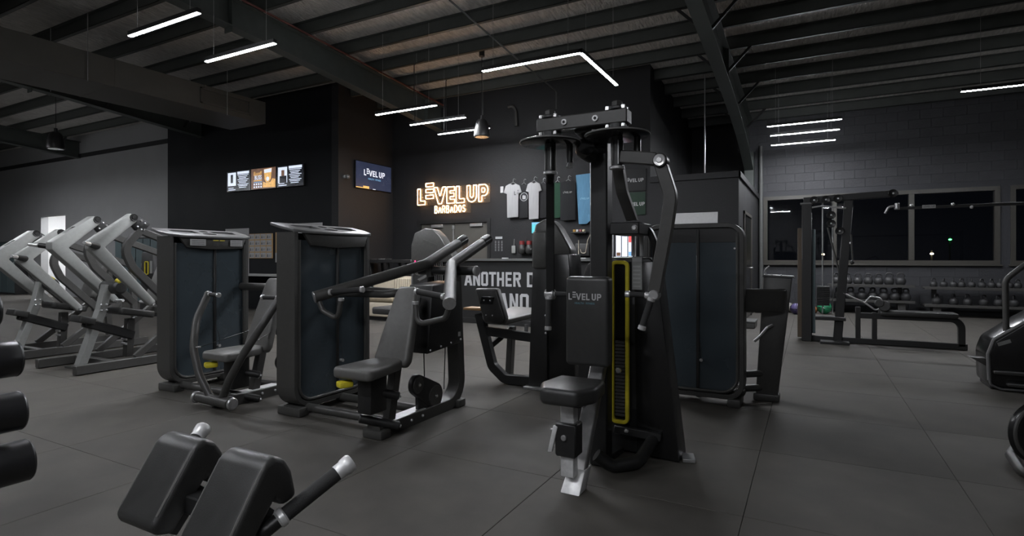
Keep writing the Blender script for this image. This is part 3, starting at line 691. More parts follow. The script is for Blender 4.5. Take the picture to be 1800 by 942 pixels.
# main column and slanted seat beam
MB().bar((XF, 3.10, .0), (XF, 3.10, 1.87), .105, .10, up=(0, 1, 0), bev=.008).build('main_column', 'frame_black', pf)
MB().bar((XF+.01, 3.05, .62), (XF+.0, 2.70, .02), .085, .055, up=(0, 1, 0), bev=.006).build('seat_beam', 'steel', pf)
ft = MB(); ft.prism([(XF-.055, 2.62, .0), (XF+.05, 2.62, .0), (XF+.05, 2.70, .10), (XF-.045, 2.70, .10)], (0, .10, 0), .006); ft.build('foot_plate', 'alu', pf)
# seat on an adjustable post
MB().bar((XF-.02, 2.66, .08), (XF-.02, 2.66, .47), .075, .06, up=(0, 1, 0), bev=.005).build('seat_post', 'alu', pf)
sl = MB().bar((XF-.02, 2.655, .19), (XF-.02, 2.655, .36), .115, .10, up=(0, 1, 0), bev=.008).build('post_sleeve', 'frame_black', pf)
MB().cyl((XF-.025, 2.605, .29), (XF-.025, 2.592, .29), .015, n=12, bev=.003).build('sleeve_bolt', 'steel', sl)
MB().prism([(XF-.085, 2.60, .345), (XF-.06, 2.60, .34), (XF-.09, 2.595, .21), (XF-.115, 2.595, .205)], (0, .018, 0), .004).build('adjust_lever', 'alu', sl)
MB().tube([(XF-.08, 2.66, .30), (XF-.14, 2.70, .29)], .008, n=8, fil=0).build('spring_pin', 'steel', sl)
hexp = [(-.155, -.06), (-.095, -.19), (.095, -.19), (.155, -.06), (.13, .15), (-.13, .15)]
MB().prism([(XF-.01+a, 2.68+b, .475) for a, b in hexp], (0, 0, .085), .026, 4).build('seat_pad', 'vinyl', pf)
MB().box((XF-.09, 2.58, .455), (XF+.07, 2.80, .478), .004).build('seat_plate', 'frame_black', pf)
MB().bar((XF, 2.74, .44), (XF+.01, 2.98, .46), .07, .05, bev=.005).build('seat_bracket', 'steel', pf)
# back pad with lettering
bpd = MB().box((XF-.125, 2.855, .61), (XF+.125, 2.945, 1.10), .024, 4).build('back_pad', 'vinyl', pf)
MB().box((XF-.07, 2.94, .70), (XF+.07, 3.06, 1.0), .006).build('pad_bracket', 'frame_black', pf)
def logo(o, ux, h, m, parent, nm='lettering', sub=None, th=.001, submat=None):
    """L, a raised three-bar E, then VEL UP; o = left end of base line, h = letter height"""
    ux = V(ux); o = V(o); nn = ux.cross(Z3); mb = MB(); cnt = [0]
    def bar(x0, x1, z0, z1): mb.prism([o+ux*x0*h+Z3*z0*h, o+ux*x1*h+Z3*z0*h, o+ux*x1*h+Z3*z1*h, o+ux*x0*h+Z3*z1*h], nn*th)
    def quad(p): cnt[0] += 1; mb.prism([o+ux*a*h+Z3*b*h for a, b in p], nn*(th*(1+.25*cnt[0])))
    s = .19
    bar(0, s, 0, 1); bar(s, .55, 0, s)                                            # L
    for k in range(3): bar(.66, 1.18, .32+k*.36, .32+k*.36+.2)                    # raised bars
    x = 1.22; quad([(x, 1), (x+s*1.1, 1), (x+.42+.02, .24), (x+.42-.02, 0), (x+.32, 0)]); quad([(x+.84, 1), (x+.84-s*1.1, 1), (x+.40, .24), (x+.42, 0), (x+.52, 0)])
    x = 2.16; bar(x, x+s, 0, 1)
    for z in (0, .5-s/2, 1-s): bar(x+s, x+.56, z, z+s)
    x = 2.86; bar(x, x+s, 0, 1); bar(x+s, x+.55, 0, s)
    x = 3.75; bar(x, x+s, .22, 1); bar(x+.66-s, x+.66, .22, 1); quad([(x, .22), (x+.2, 0), (x+.46, 0), (x+.66, .22), (x+.66-s, .27), (x+.42, s), (x+.24, s), (x+s, .27)])
    x = 4.58; bar(x, x+s, 0, 1); bar(x+s, x+.48, 1-s, 1); bar(x+s, x+.48, .38, .38+s); quad([(x+.48, 1), (x+.66, .86), (x+.66, .52), (x+.48, .38), (x+.46, .38+s), (x+.66-s, .6), (x+.66-s, .8), (x+.46, 1-s)])
    L_ = mb.build(nm, m, parent, smooth=False)
    if sub: text_mb(sub, o+ux*(2.6*h)-Z3*(.62*h), ux, Z3, .40*h, th=th, bold=.01).build('small_lettering', submat or m, parent, smooth=False)
    return L_
M['print_white'] = mat('printed_white', (.42, .42, .42), .6, var=.03); M['print_blue'] = mat('printed_blue', (.10, .22, .26), .6, var=.03)
logo((XF-.103, 2.853, .972), (1, 0, 0), .036, 'print_white', bpd, sub='HEALTH · FITNESS', submat='print_blue')
# overhead beam, cams and bearings
ZB = 1.93; YA = 2.80
bm_ = MB().box((XF-.255, YA-.045, ZB-.037), (XF+.255, YA+.045, ZB+.037), .006).build('head_beam', 'frame', pf)
for x in (-.07, .07): 
    MB().cyl((XF+x*1.25, YA-.045, ZB), (XF+x*1.25, YA-.053, ZB), .016, n=14).build('beam_bolt', 'chrome', bm_); MB().cyl((XF+x*1.25, YA-.052, ZB), (XF+x*1.25, YA-.0545, ZB), .008, n=8).build('socket_shade', 'gloss_black', bm_)  # black disc on each bolt head paints in the shade of its socket
MB().bar((XF, YA, ZB-.02), (XF, 3.13, ZB-.05), .10, .07, bev=.006).build('neck', 'frame_black', pf)
for s in (-1, 1):
    x = XF+s*.19
    MB().cyl((x, YA, ZB+.036), (x, YA, ZB+.055), .052, n=18, bev=.004).build('bearing_top', 'frame_black', pf)
    MB().lathe([(0, .036), (.024, .036), (.030, .030), (.030, 0)], (x, YA, ZB+.05), Z3, 6).build('hub_nut', 'frame', pf)
    bb = MB()
    for a in range(4):
        an = math.pi/4+a*math.pi/2; p = V((x+.06*math.cos(an), YA+.042*math.sin(an), 0)); bb.cyl(p+Z3*(ZB+.036), p+Z3*(ZB+.058), .012, n=8, bev=.003); bb.cyl(p+Z3*(ZB-.058), p+Z3*(ZB-.036), .012, n=8, bev=.003)
    bb.build('bearing_bolts', 'chrome', pf)
    MB().cyl((x, YA, ZB-.036), (x, YA, ZB-.075), .05, n=18).build('bearing_bottom', 'frame_black', pf)
    cdisc = MB(); cdisc.lathe([(0, .0), (.160, .0), (.168, .006), (.168, .014), (.158, .018), (.14, .012), (0, .012)], (x, YA, ZB-.10), Z3, 40); cdisc = cdisc.build('cam_disc', 'gloss_black', pf)
    MB().torus((x, YA, ZB-.09), Z3, .166, .0045, 40, 6).build('cam_rim', 'steel', cdisc)
    MB().cyl((x, YA, ZB-.10), (x, YA, ZB-.255), .030, n=16).build('cam_shaft', 'frame_black', pf)
    for a in range(6): 
        an = a*math.pi/3; MB().bar((x+.03*math.cos(an), YA+.03*math.sin(an), ZB-.12), (x+.03*math.cos(an), YA+.03*math.sin(an), ZB-.245), .008, .008, up=(0, 1, 0), bev=.002).build('spline', 'steel' if a % 2 else 'frame', pf)
    MB().cyl((x, YA, ZB-.268), (x, YA, ZB-.252), .040, n=18, bev=.003).build('collar', 'chrome', pf)
    MB().cyl((x+.09, YA+.06, ZB-.1), (x+.09, YA+.06, ZB-.20), .018, n=12).build('range_pin', 'frame_black', pf)
    MB().cyl((x+.09, YA+.06, ZB-.20), (x+.09, YA+.06, ZB-.225), .010, .02, n=10).build('pin_knob', 'steel', pf)
MB().tube([(XF-.02, YA+.1, ZB-.11), (XF-.05, YA+.14, ZB-.12), (XF-.02, YA+.2, ZB-.14)], .05, n=12, fil=.03).build('cable_guide', 'frame_black', pf)
# right arm swung out
xr = XF+.19; za = 1.715
pq = at(1160, 280, Y=YA-.03)
za = pq.z
ra = MB().bar((xr+.02, YA, za+.035), (pq.x-.02, YA-.005, za+.005), .05, .066, bev=.006).build('right_arm', 'frame', pf)
pvx = pq.x
MB().cyl((pvx, YA-.04, za-.005), (pvx, YA+.03, za-.005), .036, n=20, bev=.005).build('elbow_pivot', 'frame_black', ra)
MB().lathe([(0, .012), (.012, .012), (.016, .006), (.028, .008), (.032, 0)], (pvx, YA-.04, za-.005), (0, -1, 0), 20).build('pivot_cap', 'chrome', ra)
e = [at(1160, 283, Y=YA), at(1180, 345, Y=YA), at(1172, 400, Y=YA), at(1151, 512, Y=YA)]
MB().strip(e, .052, .062, (0, 1, 0), fil=.15, seg=6).build('drop_arm', 'frame', ra)
h = e[-1]
kn = MB().cyl(h+V((.0, -.03, -.018)), h+V((0, .03, -.018)), .026, n=16, bev=.004).build('handle_knuckle', 'steel', ra)
grip(ra, h+V((-.04, -.02, -.02)), h+V((-.125, -.03, -.016)), .014)
grip(ra, h+V((-.015, -.02, -.045)), at(1129, 574, Y=YA-.03), .017)
# left arm swung back, in line with the view of its shaft
za = 1.715
xl = XF-.19; bd = V((xl, YA, 0)); bd = (bd-V((0, 0, 0))).normalized()*.16
la = MB().bar((xl, YA, za-.03), (xl+bd.x, YA+bd.y, za-.06), .045, .055, bev=.006).build('left_arm', 'frame_black', pf)
q = V((xl+bd.x, YA+bd.y, za-.05))
MB().strip([q, q+V((bd.x*.3, bd.y*.3, -.28)), q+V((bd.x*.15, bd.y*.15, -.66))], .048, .055, V((bd.y, -bd.x, 0)), fil=.15, seg=6).build('drop_arm', 'gloss_black', la)
h = q+V((bd.x*.15, bd.y*.15, -.68))
MB().cyl(h+V((-.028, -.0, .005)), h+V((.028, 0, .005)), .030, n=16, bev=.004).build('handle_knuckle', 'steel', la)
grip(la, h+V((.03, 0, .008)), h+V((.15, -.02, .008)), .014)
grip(la, h+V((0, -.02, -.02)), h+V((0, -.03, -.185)), .017)
# weight stack shroud and yellow window
shp = [(-.26, .03), (.40, .0), (.262, 1.16), (.22, 1.205), (-.10, 1.21), (-.18, 1.16), (-.22, 1.05)]
MB().prism([(XF+a, 3.34, z) for a, z in shp], (0, .20, 0), .012, 2).build('stack_shroud', 'frame_black', pf)
MB().prism([(XF+a, 3.335, z) for a, z in ((.15, .02), (.40, .005), (.262, 1.18), (.13, 1.18))], (0, -.012, 0), .004).build('side_plate', 'gloss_black', pf)
MB().bar((XF+.40, 3.40, .012), (XF+.47, 3.42, .012), .12, .02, bev=.003).build('floor_tab', 'steel', pf)
wx0, wx1 = XF-.005, XF+.11
MB().strip([(wx0+.01, 3.29, .205), (wx1-.01, 3.29, .205), (wx1-.01, 3.29, 1.175), (wx0+.01, 3.29, 1.175)], .025, .022, (0, 1, 0), fil=.025, seg=4, closed=True).build('yellow_window_frame', 'yellow', pf)['label'] = 'yellow frame around the weight stack window'
MB().box((wx0, 3.30, .2), (wx1, 3.338, 1.18)).build('window_back', 'gloss_black', pf, smooth=False)
wp = MB()
for k in range(22): wp.box((wx0+.03, 3.283, .24+k*.021), (wx1-.025, 3.302, .257+k*.021), .002)
wp.build('weight_plates', 'frame', pf)
MB().lathe([(0, .03), (.014, .028), (.018, .018), (.012, .006), (.006, 0)], ((wx0+wx1)/2, 3.285, .52), (0, -1, 0), 14).build('selector_pin', 'chrome', pf)
# base links
MB().tube([(XF+.02, 2.96, .10), (XF+.10, 3.0, .035), (XF+.22, 3.10, .05), (XF+.26, 3.36, .14)], .036, n=14, fil=.08, seg=6).build('base_hoop', 'frame_black', pf)
for x, y, z in ((.10, 3.27, .16), (.24, 3.3, .13)): MB().sphere((XF+x, y, z), .014, 10).build('bolt', 'chrome', pf)
MB().bar((XF+.02, 3.28, .16), (XF+.3, 3.31, .14), .03, .05, bev=.005).build('base_plate', 'frame_black', pf)
MB().bar((XF-.02, 3.12, .02), (XF+.02, 3.5, .02), .12, .04, bev=.005).build('base_beam', 'frame_black', pf)
ins = MB(); ip = at(1120, 480, Y=3.32); lb = MB().box((ip.x-.03, 3.318, ip.z-.10), (ip.x+.03, 3.323, ip.z+.10)).build('instruction_label', 'grey', pf, smooth=False)
ll = MB()
for k in range(6): ll.box((ip.x-.024, 3.3165, ip.z-.085+k*.024), (ip.x+.02, 3.318, ip.z-.075+k*.024))
ll.box((ip.x-.028, 3.3165, ip.z+.07), (ip.x+.028, 3.318, ip.z+.092)); ll.build('print', 'paper', lb, smooth=False)

# drive arm from the cam down to the stack bracket
d0, d1, d2_ = at(1086, 290, Y=2.86), at(1094, 338, Y=2.95), at(1112, 388, Y=3.1)
MB().strip([d0, d1, d2_], .05, .06, (0, 1, 0), fil=.2, seg=6).build('drive_arm', 'frame', pf)
bq = at(1104, 402, Y=3.12); MB().box((bq.x-.09, 3.06, bq.z-.035), (bq.x+.08, 3.34, bq.z+.035), .006).build('stack_bracket', 'frame_black', pf)
MB().lathe([(0, .012), (.010, .012), (.014, .004), (.018, 0)], (bq.x+.055, 3.06, bq.z), (0, -1, 0), 12).build('bracket_bolt', 'chrome', pf)
MB().strip([at(1124, 397, Y=3.3), at(1140, 402, Y=3.3), at(1152, 428, Y=3.3), at(1154, 470, Y=3.36)], .05, .035, (0, 1, 0), fil=.12, seg=6).build('shroud_hoop', 'frame_black', pf)
for px in (1113, 1128): MB().cyl(at(px, 412, Y=3.32), at(px, 450, Y=3.32), .012, n=8).build('guide_rod', 'steel', pf)
# ================================================================ MACHINES BEHIND
def stack_head(root, c, w, dep, z0, z1, face):
    """moulded hood on top of a weight tower; face = direction its sloping front looks"""
    c = V(c); f = V(face).normalized(); s = f.cross(Z3); h = z1-z0
    prof = [(-.5, 0), (.5, 0), (.5, .18), (.18, .78), (.02, .97), (-.18, 1.0), (-.42, .86), (-.5, .5)]
    hd = MB().prism([c+f*(a*dep)+Z3*(z0+b*h) for a, b in prof], s*w, .02, 3, center=True).build('hood', 'hood', root)
    MB().prism([c+f*(a*dep)+Z3*(z0+b*h)+s*(w*.5+.001) for a, b in ((-.22, .58), (.14, .42), (.16, .50), (-.20, .68))], s*.004).build('hood_recess', 'hood', hd)
    MB().prism([c+f*(a*dep)+Z3*(z0+b*h)-s*(w*.5+.001) for a, b in ((-.22, .58), (.14, .42), (.16, .50), (-.20, .68))], s*-.004).build('hood_recess', 'hood', hd)
    return hd
# ---- leg machine with hooded tower, a seat and a phone rest, before the counter
hb = G(944, 684); HX, HY_ = hb.x, hb.y
lm = thing('leg_extension_machine', (HX-.2, HY_+.2, 0), 'black leg machine with hooded tower, seat and tilted shin pad before the lettered counter', 'gym machine')
MB().prism([(HX-.09, HY_, .0), (HX+.10, HY_, .0), (HX+.10, HY_, 1.26), (HX-.04, HY_, 1.26)], (0, .03, 0), .006).build('tower_face', 'frame_black', lm)
MB().prism([(HX-.06, HY_+.03, .02), (HX+.37, HY_+.03, .02), (HX+.30, HY_+.03, 1.24), (HX-.03, HY_+.03, 1.24)], (0, .30, 0), .012, 2).build('stack_cover', 'gloss_black', lm)
stack_head(lm, (HX+.10, HY_+.18, 0), .30, .36, 1.22, 1.56, (1, .2, 0))
MB().box((HX-.05, HY_-.02, 1.10), (HX+.11, HY_+.20, 1.45), .03, 3).build('hood_front', 'hood', lm)
for z in (.52, .68): MB().sphere((HX+.09, HY_-.004, z), .012, 10).build('bolt', 'chrome', lm)
MB().obox((HX, HY_+.1, .012), (.24, 0, 0), (0, .3, 0), (0, 0, .024), .004).build('foot', 'steel', lm)
YH = HY_+.05
fa = [at(848, 505, Y=YH), at(846, 560, Y=YH), at(866, 650, Y=YH), at(880, 656, Y=YH)]
MB().strip([fa[1]+V((-.02, 0, .05)), fa[2]+V((0, 0, .04)), V((fa[3].x+.05, YH, .05)), V((HX, YH, .06))], .07, .085, (0, 1, 0), fil=.10, seg=6).build('bent_leg', 'frame_black', lm)
sz = at(900, 580, Y=YH).z
MB().bar((fa[1].x+.0, YH, sz-.02), (HX, YH, sz-.06), .06, .085, bev=.006).build('seat_rail', 'frame_black', lm)
MB().bar((fa[1].x+.16, YH+.28, .02), (fa[1].x+.20, YH+.26, sz), .08, .06, up=(1, 0, 0), bev=.005).build('rear_leg', 'frame', lm)
MB().bar((fa[1].x+.04, YH, sz-.22), (fa[1].x+.22, YH+.2, sz-.02), .05, .05, bev=.005).build('diagonal_brace', 'frame_black', lm)
MB().prism([V((fa[1].x+.04, YH-.02, sz+.045)), V((fa[1].x+.30, YH-.04, sz+.045)), V((HX-.02, YH+.36, sz+.14)), V((fa[1].x+.13, YH+.40, sz+.14))], (0, 0, .05), .018, 3).build('seat_pad', 'vinyl_grey', lm)
pc = at(864, 538, Y=YH-.1); 
MB().prism([at(834, 507, Y=YH-.12), at(872, 507, Y=YH-.12), at(888, 562, Y=YH-.12), at(880, 571, Y=YH-.12), at(850, 567, Y=YH-.12)], (0, .09, 0), .02, 3).build('shin_pad', 'vinyl', lm)
pl = at(856, 528, Y=YH-.125); MB().obox(pl, (.14, 0, 0), (0, .006, 0), (.02, 0, .07), .003).build('pad_plate', 'gloss_black', lm)
for k in (-.03, .04): MB().sphere(pl+V((k, -.006, 0)), .008, 8).build('bolt', 'chrome', lm); MB().sphere(pl+V((k+.02, -.002, -.14)), .007, 8).build('bolt', 'chrome', lm)
wp_ = at(836, 540, Y=YH-.05); MB().box((wp_.x-.10, YH-.12, wp_.z-.025), (wp_.x+.10, YH+.04, wp_.z+.0), .005).build('wooden_rest', 'wood', lm)
g0 = at(925, 570, Y=YH+.1); MB().tube([g0, g0+V((.0, .0, -.1))], .02, n=10, fil=0).build('side_handle', 'steel', lm)
# ---- hooded tower machine seen over the shoulder press
Y5 = 6.4; c5 = at(766, 430, Y=Y5)
pm = thing('lat_pulldown_machine', (c5.x, Y5, 0), 'black machine with tall hooded tower standing before the double door', 'gym machine')
stack_head(pm, (c5.x, Y5, 0), .30, .62, 1.14, 1.62, (1, .25, 0))
MB().box((c5.x-.30, Y5-.17, .02), (c5.x-.02, Y5+.17, 1.18), .012, 2).build('stack_cover', 'frame_black', pm)
for k in range(5): MB().cyl((c5.x+.06+.03*k, Y5-.1, .2), (c5.x+.06+.03*k, Y5-.1, 1.2), .006, n=6).build('cable', 'steel', pm)
MB().box((c5.x-.02, Y5-.06, .02), (c5.x+.30, Y5+.17, 1.14), .012, 2).build('tower_body', 'gloss_black', pm)
MB().bar((c5.x-.2, Y5-.1, .03), (c5.x-.2, Y5-.9, .03), .08, .06).build('base_beam', 'frame_black', pm)
MB().bar((c5.x-.2, Y5-.7, .03), (c5.x-.2, Y5-.7, .45), .06, .06, up=(0, 1, 0)).build('seat_post', 'frame_black', pm)
sb = at(690, 540, Y=Y5-.7)
pad_mb((c5.x-.2, Y5-.7, .52), (.36, 0, 0), (0, .42, 0), (0, 0, .09)).build('seat_pad', 'vinyl', pm)
MB().cyl((c5.x-.42, Y5-.25, .62), (c5.x+.02, Y5-.25, .62), .06, n=16, bev=.012).build('thigh_roller', 'vinyl', pm)
for s in (-1, 1):
    a = V((c5.x-.2+s*.26, Y5-.1, 1.02)); MB().tube([(c5.x-.1, Y5-.1, 1.04), a, a+V((s*.05, -.45, -.12))], .024, n=10, fil=.08).build('handle_arm', 'frame', pm)
rd = at(730, 459, Y=Y5-.2); MB().sphere(rd, .012, 10).build('red_indicator', 'neon_red', pm)
# ================================================================ PLATE LOADED MACHINES
def lever(root, X, piv, elb, end, th, m, slot=False):
    """boomerang lever in the plane X; points are (Y, z)"""
    P = V((0, *piv)); E = V((0, *elb)); Q = V((0, *end)); n1 = V((0, -(E-P).z, (E-P).y)).normalized(); n2 = V((0, -(Q-E).z, (Q-E).y)).normalized()
    if n1.y < 0: n1 = -n1
    if n2.y < 0: n2 = -n2
    w0, w1, w2 = .055, .085, .04
    bis = (n1+n2).normalized()
    pts = [P-n1*w0, P+(P-E).normalized()*.04, P+n1*w0, E+bis*w1*1.15, Q+n2*w2, Q+(Q-E).normalized()*.035, Q-n2*w2, E-bis*w1*.75+V((0, 0, -.03)), E-bis*w1*.75+V((0, 0, .05))]
    o = MB().prism([p+V((X, 0, 0)) for p in pts], (th, 0, 0), .012, 2, center=True).build('lever', m, root)
    for p, r in ((P, .042), (Q, .022)):
        for s in (-1, 1): MB().lathe([(0, .014), (r*.5, .014), (r*.6, .006), (r*.9, .008), (r, 0)], V((X+s*th/2, p.y, p.z)), (s, 0, 0), 18).build('pivot_cap', 'steel' if r < .03 else 'frame_black', o)
    return o
def plate_machine(Xc, half, zp, label, warm=False):
    R = thing('plate_loaded_machine', (Xc, 3.6, 0), label, 'gym machine', 'plate loaded machines')
    for s in (-1, 1):
        x = Xc+s*half
        piv, elb, end = (3.417, zp), (3.04, zp-.325), (3.62, zp-.96)
        lv = lever(R, x, piv, elb, end, .075 if s > 0 else .15, 'grey')
        hx = x+s*.04
        hn = MB().cyl((hx, elb[0]+.02, elb[1]+.0), (hx+s*.10, elb[0]-.10, elb[1]+.02), .034, .028, n=16, bev=.004).build('weight_horn', 'frame_black', lv)
        MB().cyl((hx+s*.10, elb[0]-.10, elb[1]+.02), (hx+s*.16, elb[0]-.17, elb[1]+.03), .025, .020, n=16, bev=.005).build('horn_sleeve', 'chrome', hn)
        if s < 0:
            pm_, em_ = V((x, *piv)), V((x, *elb)); ax = (em_-pm_).normalized(); no = V((0, -ax.z, ax.y)); no = no if no.y < 0 else -no
            cut(lv, [MB().obox(pm_.lerp(em_, .55)+no*.06, (.085, 0, 0), ax*.13, no*.075)])
        # pivot bracket and curved rear frame
        MB().prism([(x, 3.38, zp-.06), (x, 3.46, zp+.03), (x, 3.60, zp-.06), (x, 3.50, zp-.20)], (.05, 0, 0), .006, center=True).build('pivot_bracket', 'frame_black', R)
        for q in ((3.50, zp-.03), (3.54, zp-.06), (3.46, zp-.10), (3.50, zp-.13)): MB().sphere((x+.027, *q), .012, 8).build('bolt', 'chrome', R)
        MB().strip([(x, 3.50, zp-.14), (x, 3.33, zp-.34), (x, 3.42, zp-.55), (x, 3.85, zp-1.0)], .06, .075, (1, 0, 0), fil=.16, seg=6).build('curved_upright', 'frame', R)
        MB().bar((x, 3.52, zp-.15), (x, 4.25, zp-.42), .06, .075, bev=.006).build('rear_strut', 'frame', R)
        MB().bar((x, 4.25, zp-.40), (x, 4.30, .05), .06, .075, up=(0, 1, 0), bev=.006).build('rear_post', 'frame', R)
        MB().bar((x, 3.45, .10), (x, 4.1, .62), .05, .07, bev=.006).build('diagonal_brace', 'frame', R)
        MB().bar((x+s*.0, 2.87, .055), (x, 4.45, .055), .075, .095, bev=.006).build('floor_rail', 'frame', R)
        MB().tube([(x-s*.03, 3.62, zp-.955), (x-s*.22, 3.62, zp-.95)], .016, n=10, fil=0).build('handle', 'alu', lv)
    for y, z in ((3.25, .055), (4.4, .055), (4.1, .55)): MB().bar((Xc-half, y, z), (Xc+half, y, z), .07, .08, bev=.006).build('cross_rail', 'frame', R)
    # front column with roller
    MB().strip([(Xc, 3.10, .03), (Xc, 3.30, .62), (Xc, 3.36, .90)], .11, .075, (1, 0, 0), fil=.15).build('front_column', 'grey', R)
    MB().box((Xc-.2, 3.04, 0), (Xc+.2, 3.20, .018), .003).build('floor_plate', 'frame', R)
    for z in (.62, .68): MB().sphere((Xc+.058, 3.28, z), .013, 8).build('bolt', 'chrome', R); MB().sphere((Xc+.058, 3.33, z), .013, 8).build('bolt', 'chrome', R)
    rl = MB().cyl((Xc-.16, 3.42, .87), (Xc+.17, 3.42, .87), .075, n=20, bev=.02).build('roller_pad', 'vinyl', R)
    MB().cyl((Xc+.17, 3.42, .93), (Xc+.12, 3.40, .955), .026, n=12, bev=.004).build('roller_knob', 'yellow', rl)
    # seat and reclining back pad
    pad_mb((Xc, 3.62, .57), (.34, 0, 0), (0, .40, -.08), (0, .015, .08), taper=.85).build('seat_pad', 'vinyl', R)
    pad_mb((Xc, 3.98, .98), (.34, 0, 0), (0, .22, .62), (0, -.075, .027), taper=.8).build('back_pad', 'vinyl_grey', R)
    MB().bar((Xc, 3.95, .30), (Xc, 4.18, 1.15), .07, .06, up=(0, 1, 0), bev=.005).build('back_post', 'frame', R)
    MB().bar((Xc, 3.60, .5), (Xc, 3.58, .06), .08, .08, up=(0, 1, 0), bev=.005).build('seat_post', 'frame', R)
    st = MB()
    for k in range(4): st.box((Xc-.05, 3.53, .20+k*.05), (Xc+.05, 3.55, .225+k*.05), .003)
    st.build('adjust_steps', 'steel', R)
    # foot linkage with small pad
    MB().bar((Xc+.02, 3.13, .50), (Xc+.02, 3.62, .30), .10, .10, bev=.012).build('foot_link', 'frame_black', R)
    pad_mb((Xc+.02, 3.12, .53), (.22, 0, 0), (0, .16, -.05), (0, .02, .07), bev=.018).build('foot_pad', 'vinyl', R)
    return R
plate_machine(-7.0, .40, 1.65, 'grey plate loaded machine with two bent levers, beside the chest press cabinet')
plate_machine(-8.55, .34, 1.52, 'grey plate loaded machine with two bent levers, beside the lit doorway')
r3 = MB()
# ================================================================ CABLE TOWER WITH LOW ROW BENCH
P0 = G(1408, 598); CY = P0.y; CX = P0.x+.08
ct = thing('cable_row_machine', (CX+.8, CY, 0), 'black cable tower with low row bench and high pull-down bar before the kettlebell racks', 'gym machine')
MB().box((CX-.07, CY-.07, 0), (CX+.06, CY+.09, 2.0), .008).build('front_post', 'frame_black', ct)
MB().box((CX-.09, CY-.075, 1.985), (CX+.07, CY+.095, 2.005), .003).build('post_cap', 'silver_top', ct)
MB().box((CX+.055, CY-.04, .12), (CX+.105, CY+.3, 1.62), .006).build('teal_guard', 'teal', ct)
MB().box((CX-.125, CY-.04, .05), (CX-.065, CY+.3, 1.64), .006).build('timber_guard', 'dark_wood', ct)
tb = at(1495, 350, Y=CY).x; bb_ = at(1472, 590, Y=CY).x
MB().bar((bb_, CY, .03), (tb-.02, CY, 2.02), .10, .11, up=(1, 0, 0), bev=.006).build('leaning_mast', 'frame_black', ct)
MB().bar((CX-.05, CY, 2.04), (at(1572, 345, Y=CY).x, CY, 2.09), .09, .09, bev=.006).build('top_beam', 'frame_black', ct)
x8 = at(1690, 611, Y=CY).x
MB().bar((CX+.05, CY, .045), (x8+.06, CY, .045), .07, .075, bev=.005).build('base_rail', 'frame_black', ct)
MB().strip([(x8, CY, .05), (x8, CY, .40), (x8-.5, CY, .40), (at(1510, 560, Y=CY).x, CY, .40)], .07, .075, (0, 1, 0), fil=.12, seg=6).build('bench_frame', 'frame_black', ct)
for px in (1508, 1537): 
    x = at(px, 580, Y=CY).x; MB().bar((x, CY, .04), (x, CY, .52 if px == 1508 else .45), .06, .06, up=(0, 1, 0), bev=.005).build('bench_upright', 'frame_black', ct)
b0, b1 = at(1545, 555, Y=CY).x, at(1682, 555, Y=CY).x
MB().box((b0, CY-.14, .42), (b1, CY+.14, .485), .022, 3).build('bench_pad', 'vinyl', ct)
MB().box((bb_-.22, CY-.25, 0), (bb_+.14, CY+.25, .035), .005).build('mast_foot', 'frame_black', ct)
MB().box((bb_-.28, CY-.12, .32), (bb_+.1, CY+.12, .37), .006).build('stack_shelf', 'frame_black', ct)
wsx = at(1447, 500, Y=CY+.05).x
ws = MB()
for k in range(10): ws.box((wsx-.08, CY-.03, .52+k*.028), (wsx+.08, CY+.12, .544+k*.028), .002)
ws.build('weight_stack', 'frame_black', ct)
for px in (1446, 1464): 
    x = at(px, 450, Y=CY).x; MB().cyl((x, CY+.03, .4), (x, CY+.03, 2.0), .009, n=8).build('guide_rod', 'steel', ct)
for px, py in ((1431, 352), (1452, 351), (1473, 349), (1570, 340), (1461, 378), (1461, 393), (1476, 406)):
    p = at(px, py, Y=CY-.06); MB().lathe([(0, .02), (.018, .02), (.02, .012), (.052, .016), (.058, .01), (.048, 0), (.058, -.01), (.052, -.016), (0, -.016)], p, (0, -1, 0), 20).build('pulley', 'gloss_black', ct)
    MB().cyl(p-V((0, .02, 0)), p-V((0, .026, 0)), .012, n=8).build('pulley_bolt', 'steel', ct)
MB().tube([at(1426, 385, Y=CY-.05), at(1421, 372, Y=CY-.05), at(1425, 365, Y=CY-.05), at(1445, 362, Y=CY-.05), at(1487, 366, Y=CY-.05)], .013, n=10, fil=.05).build('hanging_grip', 'steel', ct)
MB().tube([at(1455, 400, Y=CY-.03), at(1478, 490, Y=CY-.03)], .012, n=8, fil=0).build('cable_strut', 'frame', ct)
MB().tube([at(1496, 412, Y=CY-.05), at(1497, 430, Y=CY-.05), at(1499, 458, Y=CY-.05)], .012, n=8, fil=0).build('rope_handle', 'frame', ct); MB().sphere(at(1498, 461, Y=CY-.05), .03, 12).build('rope_knot', 'rope', ct); MB().sphere(at(1495, 427, Y=CY-.05), .018, 10).build('carabiner', 'chrome', ct)
# double row handle resting on the uprights
v0, v1 = at(1482, 515, Y=CY-.04), at(1520, 532, Y=CY-.04)
MB().tube([v0, v1], .011, n=8, fil=0).build('cable', 'steel', ct)
vh = MB(); vh.tube([v1, at(1530, 521, Y=CY-.06), at(1548, 524, Y=CY-.06), at(1552, 538, Y=CY-.06), at(1540, 546, Y=CY-.06), v1], .012, n=8, fil=.04); vh.build('row_handle', 'steel', ct)
for px, py, r in ((1555, 538, .075), (1546, 533, .06)): MB().cyl(at(px, py, Y=CY-.16), at(px, py, Y=CY+.12), r, n=20, bev=.014).build('foot_roller', 'vinyl', ct)
